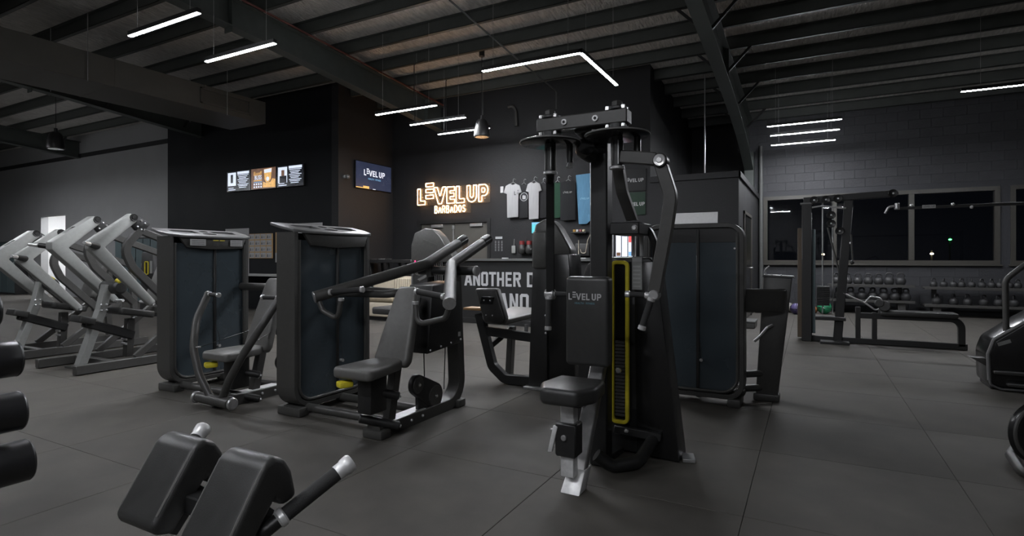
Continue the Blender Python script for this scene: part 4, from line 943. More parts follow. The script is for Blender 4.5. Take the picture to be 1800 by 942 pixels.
# pull-down bar and boom
bx0 = at(1572, 372, Y=CY).x
MB().bar((bx0, CY, 1.88), (bx0+2.9, CY, 1.90), .05, .035, bev=.004).build('pull_down_boom', 'frame_black', ct)
MB().bar((bx0+2.85, CY, .0), (bx0+2.85, CY, 2.0), .09, .09, up=(0, 1, 0), bev=.006).build('far_post', 'frame_black', ct)
st = MB().box((at(1621, 361, Y=CY-.03).x, CY-.028, 1.868), (at(1645, 361, Y=CY-.03).x, CY-.025, 1.912)).build('lettered_sticker', 'paper', ct, smooth=False)
a = at(1623, 361, Y=CY-.03).x
text_mb('LEVEL UP', ((at(1633, 361, Y=CY-.03).x), CY-.0285, 1.88), (1, 0, 0), Z3, .032, th=.001, bold=.01).build('print', 'print_grey', st, smooth=False)
for px, py in ((1602, 361), (1675, 359), (1708, 364)): MB().sphere(at(px, py, Y=CY-.03), .022, 10).build('bar_end', 'chrome', ct)
MB().tube([at(1556, 375, Y=CY-.05), at(1562, 364, Y=CY-.05), at(1572, 362, Y=CY-.05)], .016, n=10, fil=.05).build('hook', 'steel', ct); MB().cyl(at(1577, 368, Y=CY-.05), at(1577, 357, Y=CY-.05), .028, n=12, bev=.004).build('swivel', 'steel', ct)
# ================================================================ KETTLEBELLS ON RACKS
def kettlebell(R, name='kettlebell'):
    t = thing(name, (0, 0, 0), 'x', 'kettlebell')
    MB().lathe([(0, 0), (R*.62, 0), (R*.72, R*.06), (R*.95, R*.5), (R, R*.85), (R*.94, R*1.25), (R*.72, R*1.6), (R*.36, R*1.80), (0, R*1.83)], (0, 0, 0), Z3, 20).build('bell', 'kettle', t)
    MB().tube([(-R*.48, 0, R*1.6), (-R*.64, 0, R*2.15), (-R*.42, 0, R*2.6), (R*.42, 0, R*2.6), (R*.64, 0, R*2.15), (R*.48, 0, R*1.6)], R*.18, n=10, fil=R*.3, seg=4).build('handle', 'kettle', t)
    return t
YK = 14.32
def rack(x0, x1, zs, label):
    t = thing('kettlebell_rack', ((x0+x1)/2, YK, 0), label, 'rack', 'kettlebell racks')
    for z in zs:
        MB().box((x0, YK-.19, z-.035), (x1, YK+.19, z), .006).build('shelf', 'frame', t)
        MB().box((x0, YK-.20, z-.045), (x1, YK-.185, z+.012), .003).build('shelf_lip', 'frame', t)
    for x in (x0+.22, x1-.22):
        MB().box((x-.07, YK-.14, 0), (x+.07, YK+.2, zs[-1]-.03), .006).build('stand', 'frame', t)
        MB().box((x-.04, YK+.16, 0), (x+.04, YK+.22, zs[0]-.03), .006).build('back_post', 'frame', t)
    return t
X1a, X1b = at(1455, 500, Y=YK).x, at(1606, 500, Y=YK).x; X2a, X2b = at(1622, 503, Y=YK).x, 4.35
rack(X1a, X1b, (.63, .30), 'dark steel rack of larger kettlebells, behind the row bench'); rack(X2a, X2b, (.605, .245), 'dark steel rack of smaller kettlebells, nearest the leaning handrail machine')
KB = {}; ORD = ['first', 'second', 'third', 'fourth', 'fifth', 'sixth', 'seventh', 'eighth', 'ninth', 'tenth']
def put_kb(px, z, R, label, grp, rz=0):
    if R not in KB: KB[R] = kettlebell(R); t = KB[R]
    else: t = copy_tree(KB[R])
    p = at(px, 500, Y=YK-.03); t.location = (p.x, YK-.03, z); t.rotation_euler = (0, 0, rz+random.uniform(-.5, .5)); t['label'] = label; t['group'] = grp; return t
for i, px in enumerate((1470, 1490, 1508, 1526.5, 1544.5, 1563, 1583)): put_kb(px, .63, .096 if i > 4 else .090, ORD[i]+' large kettlebell from the cable tower, upper shelf of the rack behind the row bench', 'kettlebells upper shelf, large rack', .3)
for i, px in enumerate((1475, 1495, 1514.5, 1534, 1553, 1572.5, 1592)): put_kb(px, .30, .097, ORD[i]+' kettlebell from the cable tower, lower shelf of the rack behind the row bench', 'kettlebells lower shelf, large rack', .3)
for i, px in enumerate((1641, 1659, 1676, 1690.5, 1708, 1726, 1743, 1758, 1774, 1789)): put_kb(px, .605, .068, ORD[i]+' small kettlebell, counted from the large rack, on the upper shelf of the small rack', 'kettlebells upper shelf, small rack', .9)
for i, px in enumerate((1646, 1676, 1700.5, 1729, 1755, 1782)): put_kb(px, .245, .082, ORD[i]+' kettlebell, counted from the large rack, on the lower shelf of the small rack', 'kettlebells lower shelf, small rack', .9)
# medicine balls on the floor
YKB = 13.75
def ball(px, py, r, col, label):
    p = at(px, py, Y=YKB); t = thing("medicine_ball", (p.x, YKB, 0), label, 'ball', 'medicine balls')
    m_ = mat('ball_'+label.split()[0], col, .55, var=.1, bump=.2, bscale=120)
    b = MB().sphere((p.x, YKB, r), r, 24).build('ball_skin', m_, t)
    for ax in ((1, 0, 0), (0, 1, 0), (0, 0, 1)): MB().torus((p.x, YKB, r), ax, r*1.0, .004, 28, 5).build('seam', 'gloss_black', t)
ball(1387, 540, .11, (.16, .15, .14), 'grey medicine ball on the floor, nearest the leaning post')
YKB = 13.35
ball(1400, 540, .12, (.10, .08, .20), 'purple medicine ball on the floor by the window wall')
YKB = 13.75
ball(1449, 540, .14, (.02, .22, .10), 'green medicine ball on the floor behind the cable tower'); ball(1430, 542, .08, (.22, .08, .03), 'small orange medicine ball on the floor beside the green one')
# ================================================================ FOREGROUND
# ---- back extension bench
XB = -1.396
be = thing('back_extension_bench', (XB, .9, 0), 'back extension bench with two black wedge pads and chrome tipped handles, in the foreground', 'gym bench')
prof = [(.795, .525), (.808, .498), (.85, .485), (.940, .60), (.962, .572), (1.005, .585), (.990, .655), (.968, .692), (.938, .708), (.905, .695)]
for s in (-1, 1):
    x0 = XB+s*.14
    pd = MB().prism([(x0-.088, y, z) for y, z in prof], (.176, 0, 0), .016, 3).build('hip_pad', 'vinyl', be)
    for e in (-1, 1):
        MB().tube([(x0+e*.0795, y, z) for y, z in ((.812, .545), (.903, .684), (.935, .701), (.966, .684))], .0035, n=6, fil=.02).build('seam_piping', 'vinyl_grey', pd)
    MB().prism([(x0-.07, y, z) for y, z in ((.84, .49), (.925, .59), (.95, .565), (.87, .47))], (.14, 0, 0), .004).build('pad_board', 'frame_black', pd)
    tip = V((XB-.028+s*.32, 1.115, .640)); low = V((XB-.028+s*.25, .953, .545))
    t = (tip-low).normalized()
    ar = MB().tube([(XB+s*.07, .965, .545), (XB+s*.20, .93, .535), low-t*.05, low+t*.03], .019, n=14, fil=.05, seg=6).build('handle_bracket', 'frame_black', be)
    hd = MB().cyl(low, tip-t*.03, .0195, n=18).build('handle', 'foam', be)
    MB().cyl(low-t*.006, low+t*.016, .024, n=18, bev=.005).build('handle_collar', 'alu', hd)
    MB().lathe([(0, .048), (.021, .048), (.025, .042), (.0235, .022), (.021, .018), (.021, 0), (0, 0)], tip-t*.034, t, 20).build('handle_tip', 'alu', hd)
MB().bar((XB, .93, .56), (XB, .80, .02), .06, .07, up=(0, 1, 0), bev=.005).build('main_post', 'alu', be)
MB().bar((XB-.20, .905, .55), (XB+.20, .905, .55), .05, .05, bev=.004).build('pad_carrier', 'frame_black', be)
MB().bar((XB, .15, .045), (XB, 1.15, .045), .07, .08, bev=.006).build('base_beam', 'frame', be)
for y in (.2, 1.12): MB().bar((XB-.28, y, .035), (XB+.28, y, .035), .07, .07, bev=.006).build('base_foot', 'frame', be)
# ---- dumbbells on an upright rack
DB = [(-4, 545, .072), (33, 629, .076), (39, 720, .082), (52, 806, .088)]
drk = thing('dumbbell_rack', (-3.05, .9, 0), 'upright dumbbell rack at the edge of the floor, mostly out of sight', 'rack')
XD = -2.98
dl = [('topmost', '.'), ('second from the top', ''), ('third from the top', ''), ('lowest', '')]
for (px, py, r), (nm, _) in zip(DB, dl):
    p = at(px, py, X=XD); L = .17
    d = thing('dumbbell', (XD, p.y-L*1.35, p.z), 'black round dumbbell on the upright rack, '+nm, 'dumbbell', 'dumbbells on the upright rack')
    for y0, y1 in ((p.y-L, p.y), (p.y-2.7*L, p.y-1.7*L)):
        h = MB().lathe([(0, 0), (r*.55, 0), (r*.6, .004), (r*.9, .004), (r, .014), (r, L-.014), (r*.9, L-.004), (r*.6, L-.004), (r*.55, L), (0, L)], (XD, y0, p.z), (0, 1, 0), 36).build('head', 'dumbbell', d)
        MB().torus((XD, y1-.012, p.z), (0, 1, 0), r*.93, .007, 36, 6).build('edge_ring', 'dumbbell', h)
    MB().cyl((XD, p.y-1.72*L, p.z), (XD, p.y-.98*L, p.z), .017, n=14).build('handle', 'chrome', d)
    MB().bar((XD-.17, p.y-1.35*L, p.z-.03), (XD+.0, p.y-1.35*L, p.z-.028), .07, .02, bev=.003).build('saddle', 'frame_black', drk)
MB().bar((XD-.17, .62, .02), (XD-.17, .62, 1.25), .08, .08, up=(0, 1, 0), bev=.005).build('upright', 'frame', drk); MB().bar((XD-.17, .95, .02), (XD-.17, .95, 1.1), .06, .06, up=(0, 1, 0), bev=.005).build('upright', 'frame', drk)
MB().box((XD-.4, .4, 0), (XD+.1, 1.05, .025), .004).build('base', 'frame', drk)
# ---- stair climber at the side
c0 = G(1748, 686); cx, cy = c0.x, c0.y
sm = thing('stair_climber', (cx+.5, cy, 0), 'black stair climber with silver step edges and a tall bent handrail', 'gym machine')
bp_ = [at(x, y, Y=cy) for x, y in ((1738, 676), (1736, 622), (1746, 598), (1800, 566), (1880, 525), (1880, 700), (1752, 684))]
MB().prism(bp_, (0, .45, 0), .03, 3).build('side_cover', 'gloss_black', sm)
MB().tube([at(1739, 668, Y=cy-.01), at(1737, 622, Y=cy-.01), at(1747, 597, Y=cy-.01), at(1880, 523, Y=cy-.01)], .016, n=8, fil=.04).build('silver_edge', 'silver_top', sm)
MB().tube([at(1738, 655, Y=cy-.02), at(1741, 676, Y=cy-.02), at(1760, 684, Y=cy-.02), at(1800, 687, Y=cy-.02)], .010, n=8, fil=.04).build('lower_edge', 'silver_top', sm)
for y_ in (655, 677): 
    a, b = at(1748 if y_ < 660 else 1772, y_-2, Y=cy-.06), at(1830, y_+3, Y=cy-.06)
    MB().prism([a, b, b-Z3*.03, a-Z3*.02], (0, .1, 0), .004).build('step', 'frame', sm); MB().bar(a, b, .02, .012, bev=.002).build('step_edge', 'silver_top', sm)
MB().prism([at(1704, 627, Y=cy+.05), at(1740, 631, Y=cy+.05), at(1740, 645, Y=cy+.05), at(1733, 643, Y=cy+.05)], (0, .12, 0), .004).build('pedal', 'frame', sm)
MB().tube([at(1769, 590, Y=cy+.1), at(1767, 492, Y=cy+.1), at(1800, 466, Y=cy+.1), at(1900, 430, Y=cy+.1), at(1900, 560, Y=cy+.1)], .024, n=14, fil=.1, seg=6).build('handrail', 'frame', sm)
MB().box((cx-.02, cy+.05, 0), (cx+.9, cy+.4, .06), .01).build('base', 'frame_black', sm)
st_ = at(1760, 602, Y=cy-.005); MB().obox(st_+V((.02, -.004, .0)), (.09, 0, .04), (0, .004, 0), (-.01, 0, .03)).build('badge', 'grey', sm, smooth=False)
# ---- exercise bike, only its wheel and foot tube in view
wb = at(1828, 760, d=2.85)
ebk = thing('exercise_bike', (wb.x+.2, wb.y, 0), 'black exercise bike with round flywheel guard, nearest the stair climber', 'gym machine')
MB().lathe([(0, .03), (.12, .03), (.15, .02), (.165, 0), (.15, -.02), (.12, -.03), (0, -.03)], (wb.x, wb.y, wb.z), FW, 36).build('flywheel_guard', 'gloss_black', ebk)
MB().torus(V((wb.x, wb.y, wb.z))-FW*.02, FW, .145, .010, 36, 8).build('guard_rim', 'frame', ebk)
MB().tube([G(1860, 850)+Z3*.03, G(1800, 845)+Z3*.03, G(1776, 815)+Z3*.05, G(1790, 795)+Z3*.05, G(1860, 790)+Z3*.05], .026, n=12, fil=.06).build('floor_tube', 'frame', ebk)
MB().bar((wb.x+.05, wb.y, .05), (wb.x+.3, wb.y+.1, .85), .06, .08, up=RT, bev=.006).build('seat_mast', 'frame', ebk)
pad_mb((wb.x+.32, wb.y+.1, .90), (.2, 0, 0), (0, .26, 0), (0, 0, .08)).build('saddle', 'vinyl', ebk)
MB().bar((wb.x-.05, wb.y-.02, .03), (wb.x+.5, wb.y+.2, .03), .06, .05, bev=.006).build('base_rail', 'frame', ebk)
hb0 = V((wb.x+.06, wb.y+.02, wb.z)); hb1 = hb0+RT*.05+V((0, 0, .72))
MB().bar(hb0, hb1, .06, .07, up=RT, bev=.006).build('handlebar_mast', 'frame', ebk)
MB().bar(V((wb.x+.03, wb.y+.01, wb.z)), V((wb.x+.20, wb.y+.07, .45)), .06, .09, bev=.008).build('main_frame', 'frame', ebk)
for s_ in (-1, 1): MB().tube([hb1, hb1+FW*(s_*.2)+V((.02, 0, .05)), hb1+FW*(s_*.2)+RT*.22+V((0, 0, .08))], .016, n=10, fil=.05).build('handlebar', 'foam', ebk)
ck = V((wb.x+.20, wb.y+.07, .36)); MB().lathe([(0, .03), (.09, .03), (.10, .015), (.10, -.015), (.09, -.03), (0, -.03)], ck, FW, 24).build('crank_guard', 'gloss_black', ebk)
for s_ in (-1, 1):
    MB().bar(ck+FW*(s_*.05), ck+FW*(s_*.06)+V((0, 0, s_*.15)), .02, .03, up=RT, bev=.003).build('crank', 'steel', ebk); MB().obox(ck+FW*(s_*.11)+V((0, 0, s_*.15)), RT*.10, FW*.09, (0, 0, .025), .004).build('pedal', 'frame_black', ebk)
# ================================================================ RECEPTION
YC = 8.70
cxa, cxb = at(796, 500, Y=YC).x, at(1088, 500, Y=YC).x
ctr = thing('reception_counter', ((cxa+cxb)/2, YC+.35, 0), 'charcoal reception counter with large white lettering on its front', 'counter')
MB().box((cxa, YC, .0), (cxb, YC+.6, 1.15), .006).build('counter_front', 'counter', ctr)
MB().box((cxa-.03, YC-.05, 1.15), (cxb+.03, YC+.65, 1.192), .005).build('counter_top', 'grey_mid', ctr)
MB().box((cxa-.005, YC-.012, .0), (cxb+.005, YC+.001, .10), .003).build('kick_plate', 'frame_black', ctr)
def block_letters(spec, Y, z0, h, parent, nm):
    mb = MB(); s = .30; cnt = [0]
    def Q(pts, x0, w): cnt[0] += 1; mb.prism([(x0+a*w, Y, z0+b*h) for a, b in pts], (0, -.004-.0006*(cnt[0] % 7), 0))
    B = lambda x0, w, a, b, c, d: Q([(a, c), (b, c), (b, d), (a, d)], x0, w)
    t = .175
    for ch, x0, w in spec:
        if ch == 'A': Q([(0, 0), (s*.95, 0), (.62, 1), (.33, 1)], x0, w); Q([(1, 0), (1-s*.95, 0), (.38, 1), (.67, 1)], x0, w); B(x0, w, .25, .75, .2, .2+t*.9)
        if ch == 'N': B(x0, w, 0, s, 0, 1); B(x0, w, 1-s, 1, 0, 1); Q([(s*.2, 1), (s, 1), (1-s*.2, 0), (1-s, 0)], x0, w)
        if ch in 'OD':
            c = .1
            Q([(0, c if ch == 'O' else 0), (s, .17), (s, .83), (0, 1-c if ch == 'O' else 1)], x0, w); Q([(1, c), (1-s, .17), (1-s, .83), (1, 1-c)], x0, w)
            Q([(0, c), (.18, 0), (.82, 0), (1, c), (1-s, t), (s, t)] if ch == 'O' else [(0, 0), (.82, 0), (1, c), (1-s, t), (s, t)], x0, w)
            Q([(0, 1-c), (s, 1-t), (1-s, 1-t), (1, 1-c), (.82, 1), (.18, 1)] if ch == 'O' else [(0, 1), (s, 1-t), (1-s, 1-t), (1, 1-c), (.82, 1)], x0, w)
        if ch == 'T': B(x0, w, 0, 1, 1-t, 1); B(x0, w, .5-s/2, .5+s/2, 0, 1-t)
        if ch == 'H': B(x0, w, 0, s, 0, 1); B(x0, w, 1-s, 1, 0, 1); B(x0, w, s, 1-s, .5-t/2, .5+t/2)
        if ch == 'E':
            B(x0, w, 0, s, 0, 1)
            for z in (0, .5-t/2, 1-t): B(x0, w, s, 1 if z != .5-t/2 else .9, z, z+t)
        if ch == 'R':
            B(x0, w, 0, s, 0, 1); B(x0, w, s, .8, 1-t, 1); B(x0, w, s, .8, .45, .45+t); Q([(.8, 1), (1, .9), (1, .55), (.8, .45), (.8-.08, .45+t), (1-s, .62), (1-s, .83), (.72, 1-t)], x0, w); Q([(.42, .46), (.72, .46), (1.02, 0), (.72, 0)], x0, w)
    mb.build(nm, 'letter', parent, smooth=False)
XY = lambda px: at(px, 480, Y=YC).x
zt = at(870, 478, Y=YC).z; zb = at(870, 503, Y=YC).z
block_letters([(c, XY(a), XY(b)-XY(a)) for c, a, b in (('A', 816.5, 830.5), ('N', 832, 844), ('O', 846, 858), ('T', 860, 872), ('H', 874, 886), ('E', 889, 899.5), ('R', 902.5, 915.5), ('D', 926.5, 940))], YC-.0005, zb, zt-zb, ctr, 'lettering')
zt = at(905, 516, Y=YC).z; zb = at(905, 546, Y=YC).z
block_letters([(c, XY(a), XY(b)-XY(a)) for c, a, b in (('A', 877, 893.5), ('N', 896, 911), ('O', 914, 929.5))], YC-.0005, zb, zt-zb, ctr, 'lettering')
cd_ = at(884, 453, Y=YC); k = MB().box((cd_.x-.05, YC+.05, 1.192), (cd_.x+.05, YC+.12, 1.212), .003).build('card_box', 'paper'); tag(k, 'small white card box lying on the reception counter', 'box')
k = MB().box((XY(1012), YC+.05, 1.192), (XY(1027), YC+.30, 1.21), .003).build('paper_tray', 'paper'); tag(k, 'flat white paper stack at the far end of the counter', 'paper')
# ---- neon sign
YN = YR-.07
n0, n1 = at(734, 350, Y=YN).x, at(858, 340, Y=YN).x; nz0 = at(795, 357, Y=YN).z; U = (n1-n0)/5.28
ns = thing('neon_sign', ((n0+n1)/2, YN, nz0), 'glowing warm white neon sign with outlined letters on the dark reception wall', 'neon sign')
H_ = 1.02*U
def outline(pts, r=.0085):
    MB().tube([(n0+a*U, YN, nz0+b*H_) for a, b in pts], r, n=8, fil=.012, seg=2, closed=True).build('neon_letter', 'neon', ns)
s = .24
outline([(0, 0), (.60, 0), (.60, s), (s, s), (s, 1), (0, 1)])
for k in range(3): outline([(.66, .36+k*.37), (1.26, .36+k*.37), (1.26, .36+k*.37+.22), (.66, .36+k*.37+.22)])
outline([(1.28, 1.02), (1.56, 1.02), (1.76, .42), (1.96, 1.02), (2.22, 1.02), (1.88, 0), (1.64, 0)])
outline([(2.28, 0), (2.86, 0), (2.86, s), (2.52, s), (2.52, .40), (2.82, .40), (2.82, .62), (2.52, .62), (2.52, 1-s), (2.86, 1-s), (2.86, 1), (2.28, 1)])
outline([(2.98, 0), (3.58, 0), (3.58, s), (3.22, s), (3.22, 1), (2.98, 1)])
outline([(3.78, 1), (3.78, .3), (3.9, .08), (4.12, 0), (4.34, .08), (4.46, .3), (4.46, 1), (4.24, 1), (4.24, .36), (4.12, .24), (4.0, .36), (4.0, 1)])
outline([(4.62, 0), (4.84, 0), (4.84, .34), (5.06, .34), (5.22, .46), (5.28, .67), (5.22, .88), (5.06, 1), (4.62, 1)]); outline([(4.84, .54), (5.0, .54), (5.07, .67), (5.0, .8), (4.84, .8)])
bx = n0+1.36*U; bz = nz0-.56*H_; bhh = .42*H_; bw_ = .25*U
STR = {'B': [[(0, 0), (0, 1), (.6, 1), (.8, .78), (.6, .54), (0, .54)], [(.6, .54), (.9, .28), (.65, 0), (0, 0)]], 'A': [[(0, 0), (.45, 1), (.9, 0)], [(.18, .35), (.72, .35)]], 'R': [[(0, 0), (0, 1), (.6, 1), (.85, .76), (.6, .5), (0, .5)], [(.45, .5), (.88, 0)]],
       'D': [[(0, 0), (0, 1), (.5, 1), (.88, .7), (.88, .3), (.5, 0), (0, 0)]], 'O': [[(.45, 0), (.1, .2), (0, .5), (.1, .8), (.45, 1), (.8, .8), (.9, .5), (.8, .2), (.45, 0)]], 'S': [[(.8, .85), (.45, 1), (.1, .82), (.15, .6), (.7, .42), (.82, .2), (.45, 0), (.05, .15)]]}
for i, ch in enumerate('BARBADOS'):
    m_ = MB()
    for st in STR[ch]: m_.tube([(bx+i*bw_*1.2+a*bw_*.86, YN, bz+b*bhh) for a, b in st], .0085, n=8, fil=.01, seg=2)
    m_.build('neon_letter', 'neon', ns)
M['clear'] = mat('clear_acrylic_backing', (.10, .08, .06), .3, alpha=.35)
MB().prism([(n0+a*U, YN+.03, nz0+b*H_) for a, b in ((-.06, -.06), (1.3, -.06), (1.3, -.62), (4.0, -.62), (4.0, -.06), (5.36, -.06), (5.36, 1.06), (1.3, 1.06), (1.3, 1.38), (.62, 1.38), (.62, 1.06), (-.06, 1.06))], (0, .006, 0)).build('backing', 'clear', ns, smooth=False)
for a, b in ((.3, .5), (2.6, .5), (5.0, .2), (2.6, -.5)): MB().cyl((n0+a*U, YN+.03, nz0+b*H_), (n0+a*U, YR, nz0+b*H_), .008, n=8).build('stand_off', 'steel', ns)
# ---- clothes on hangers
def cloth_mb(pts, Y, th=.028, bev=.009):
    return MB().prism([at(x, y, Y=Y) for x, y in pts], (0, -th, 0), bev, 2)
def hanger(root, px, py, Y, w):
    a, b, t = at(px-w, py+6, Y=Y), at(px+w, py+6, Y=Y), at(px, py, Y=Y)
    MB().tube([a, t, b], .005, n=6, fil=.02).build('hanger', 'steel', root); MB().tube([t, t+V((0, 0, .05)), t+V((.02, 0, .08)), t+V((.045, .015, .06))], .004, n=6, fil=.02).build('hanger_hook', 'steel', root)
    MB().cyl((t.x+.03, Y, t.z+.062), (t.x+.03, YR, t.z+.062), .004, n=6).build('wall_peg', 'steel', root)
def tee(name, x0, x1, y0, y1, Y, col, label, sleeves=True):
    w = x1-x0; sl = w*.20 if sleeves else w*.02; cx = (x0+x1)/2
    t = thing(name, at(cx, y1, Y=Y), label, 'shirt', 'shirts on hangers')
    pts = [(x0+sl, y1), (x1-sl, y1-1.5), (x1-sl*.9, y0+17), (x1, y0+15), (x1-sl*.6, y0+3), (cx+w*.16, y0), (cx, y0+2.5), (cx-w*.16, y0), (x0+sl*.6, y0+4), (x0, y0+16), (x0+sl*.9, y0+18)]
    m_ = mat('cloth_'+name+str(int(x0)), col, .85, var=.08, scale=8, bump=.35, bscale=9, stretch=(3, 1, .4))
    cloth_mb(pts, Y).build('garment', m_, t); hanger(t, cx, y0-3, Y-.012, w*.28)
    return t
W_ = (.36, .36, .36)
tee('black_tee', 908, 934, 324, 384, YR-.035, (.013, .013, .014), 'black t-shirt with round emblem hanging between two white t-shirts')
tee('charcoal_tee', 944, 966, 322, 384, YR-.035, (.010, .010, .011), 'charcoal t-shirt hanging beside the second white t-shirt')
t1 = tee('white_tee', 886, 918, 323, 383, YR-.075, W_, 'white t-shirt with small chest letters, hanging nearest the light switch')
t3 = tee('white_tee', 925, 953, 320, 386, YR-.075, W_, 'plain white t-shirt hanging between black t-shirts')
t5 = tee('green_tee', 968, 992, 320, 384, YR-.035, (.012, .05, .026), 'dark green t-shirt hanging beside the black tank top')
t6 = tee('tank_top', 985, 1013, 318, 388, YR-.075, (.010, .0105, .012), 'black tank top with printed lettering hanging beside the blue towel', sleeves=False)
p = at(903.5, 343, Y=YR-.1045); lm_ = MB(); lm_.box((p.x, p.y, p.z), (p.x+.018, p.y+.001, p.z+.08)); lm_.box((p.x, p.y, p.z), (p.x+.05, p.y+.001, p.z+.018))
for k in range(3): lm_.box((p.x+.075, p.y, p.z+.02+k*.035), (p.x+.12, p.y+.001, p.z+.035+k*.035))
lm_.build('chest_letters', 'print_grey', t1, smooth=False)
p = at(921, 346, Y=YR-.0645); e_ = MB(); e_.torus(p, (0, 1, 0), .085, .010, 28, 5); e_.prism([p+V((a*.05, 0, b*.05)) for a, b in ((-.7, -1), (.7, -1), (.9, 0), (.4, .9), (.1, .2), (-.3, 1), (-.8, .2))], (0, .002, 0)); e_.build('round_emblem', 'print_white', [o for o in bpy.data.objects if o.name == 'black_tee'][0], smooth=False)
p = at(990, 340, Y=YR-.1045); logo((p.x, p.y, p.z), (1, 0, 0), .036, 'grey', t6, nm='printed_lettering')
tw = thing('blue_towel', at(1029, 392, Y=YR-.05), 'light blue towel with faint lettering pinned to the reception wall', 'towel')
m_ = mat('blue_towelling', (.11, .26, .40), .9, var=.1, scale=12, bump=.5, bscale=10, stretch=(2.5, 1, .5))
cloth_mb([(1013, 308), (1045, 304), (1046, 372), (1041, 384), (1032, 394), (1018, 394)], YR-.04, .03).build('cloth', m_, tw)
cloth_mb([(1034, 377), (1044, 379), (1040, 386), (1033, 392)], YR-.068, .012, .004).build('folded_corner', m_, tw)
p = at(1020, 351, Y=YR-.0705); logo((p.x, p.y, p.z), (1, 0, 0), .036, mat('towel_print', (.26, .46, .60), .9), tw, nm='faint_lettering')
def flag(px0, px1, py0, py1, col, nm, label):
    t = thing(nm, at((px0+px1)/2, py1, Y=YR-.03), label, 'flag', 'small flags')
    m_ = mat('cloth_'+nm, col, .85, var=.1, scale=10, bump=.4, bscale=9)
    cloth_mb([(px0, py0), (px1, py0-2), (px1, py1-1), (px0+1, py1+1)], YR-.01, .014, .004).build('cloth', m_, t)
    p = at(px0+5, (py0+py1)/2+4, Y=YR-.0255); logo((p.x, p.y, p.z), (1, 0, 0), .068, 'print_white', t, nm='printed_lettering')
flag(1094, 1136, 298, 336, (.028, .028, .028), 'grey_flag', 'dark grey flag with white lettering pinned above the green flag')
flag(1096, 1135, 339, 378, (.022, .042, .028), 'green_flag', 'dark green flag with white lettering pinned below the grey flag')
# ---- small things on the reception wall
sw = MB().box((at(880, 333, Y=YR).x, YR-.012, at(880, 339, Y=YR).z), (at(885, 333, Y=YR).x, YR, at(880, 328, Y=YR).z), .003).build('light_switch', 'white'); tag(sw, 'white light switch on the dark wall beside the white t-shirt', 'light switch')
tt = thing('timetable', at(876, 442, Y=YR), 'white printed timetable lettering on the dark reception wall', 'timetable')
hb_ = MB(); hb_.box((at(871, 420, Y=YR).x, YR-.004, at(871, 420, Y=YR).z), (at(883, 420, Y=YR).x, YR-.001, at(871, 416, Y=YR).z)); hb_.build('heading', 'letter', tt, smooth=False)
rw = MB()
for r_ in range(7):
    for c_ in range(3):
        q = at(870+c_*5.5, 424+r_*2.7, Y=YR); rw.box((q.x, YR-.004, q.z-.006), (q.x+.035, YR-.001, q.z+.004))
rw.build('timetable_rows', 'paper', tt, smooth=False)
ph = thing('wall_phone', at(903, 444, Y=YR), 'small grey wall phone on a cord beside the hanging gloves', 'phone')
a = at(903, 438, Y=YR-.03); MB().box((a.x-.045, YR-.05, a.z-.085), (a.x+.045, YR, a.z+.075), .01, 2).build('handset', 'grey', ph); MB().tube([(a.x, YR-.02, a.z+.07), (a.x+.01, YR-.02, a.z+.22)], .006, n=6, fil=0).build('cord', 'grey', ph)
gv = thing('boxing_gloves', at(926, 447, Y=YR-.1), 'pair of black boxing gloves with red cuffs hanging on the wall', 'gloves')
M['glove_red'] = mat('red_cuff', (.20, .02, .02), .6)
for i, dx in enumerate((-.10, .07)):
    a = at(925, 438, Y=YR-.09)+V((dx, 0, 0)); MB().lathe([(0, -.10), (.06, -.09), (.085, -.04), (.08, .03), (.055, .09), (.05, .10)], a, Z3, 16).build('glove', 'vinyl', gv); MB().lathe([(.05, .095), (.056, .10), (.056, .17), (.05, .175), (0, .175)], a, Z3, 16).build('cuff', 'glove_red', gv); MB().sphere(a+V((.06, -.03, -.01)), .035, 10).build('thumb', 'vinyl', gv)
MB().tube([at(925, 424, Y=YR-.05), at(925, 417, Y=YR-.02)], .006, n=6, fil=0).build('cord', 'rope', gv)
mo = thing('reception_monitor', at(948, 412, Y=YR-.1), 'small bright monitor on the reception wall below the shirts', 'monitor')
a, b = at(934, 411, Y=YR-.1), at(965, 389, Y=YR-.1)
MB().box((a.x, YR-.10, a.z), (b.x, YR-.05, b.z), .006).build('casing', 'gloss_black', mo); MB().box(((a.x+b.x)/2-.05, YR-.055, (a.z+b.z)/2-.05), ((a.x+b.x)/2+.05, YR, (a.z+b.z)/2+.05)).build('wall_bracket', 'frame_black', mo)
M['scr_teal'] = mat('screen_teal', (.05, .2, .22), .3, emit=(.08, .42, .50), estr=.5, var=.3, scale=12); M['scr_white'] = mat('screen_white', (.5, .5, .55), .3, emit=(.70, .78, .95), estr=.38); M['scr_dim'] = mat('screen_dim_blue', (.02, .025, .05), .25, emit=(.045, .06, .12), estr=.16, var=.35, scale=2.5)
M['scr_black'] = mat('screen_black', (.006, .006, .008), .25, emit=(.02, .025, .04), estr=.1); M['scr_gold'] = mat('screen_gold', (.5, .3, .1), .3, emit=(.85, .48, .14), estr=.32, var=.4, scale=14); M['scr_green'] = mat('screen_green', (.1, .4, .1), .3, emit=(.25, .6, .2), estr=.4); M['scr_red'] = mat('screen_red', (.5, .05, .05), .3, emit=(.8, .1, .1), estr=.4); M['scr_blue'] = mat('screen_blue', (.1, .2, .4), .3, emit=(.18, .40, .62), estr=.4); M['scr_brown'] = mat('screen_brown', (.1, .06, .03), .3, emit=(.16, .08, .05), estr=.3, var=.5, scale=9)
MB().box((a.x+.012, YR-.103, a.z+.012), (b.x-.012, YR-.1, b.z-.012)).build('screen', 'scr_teal', mo, smooth=False)
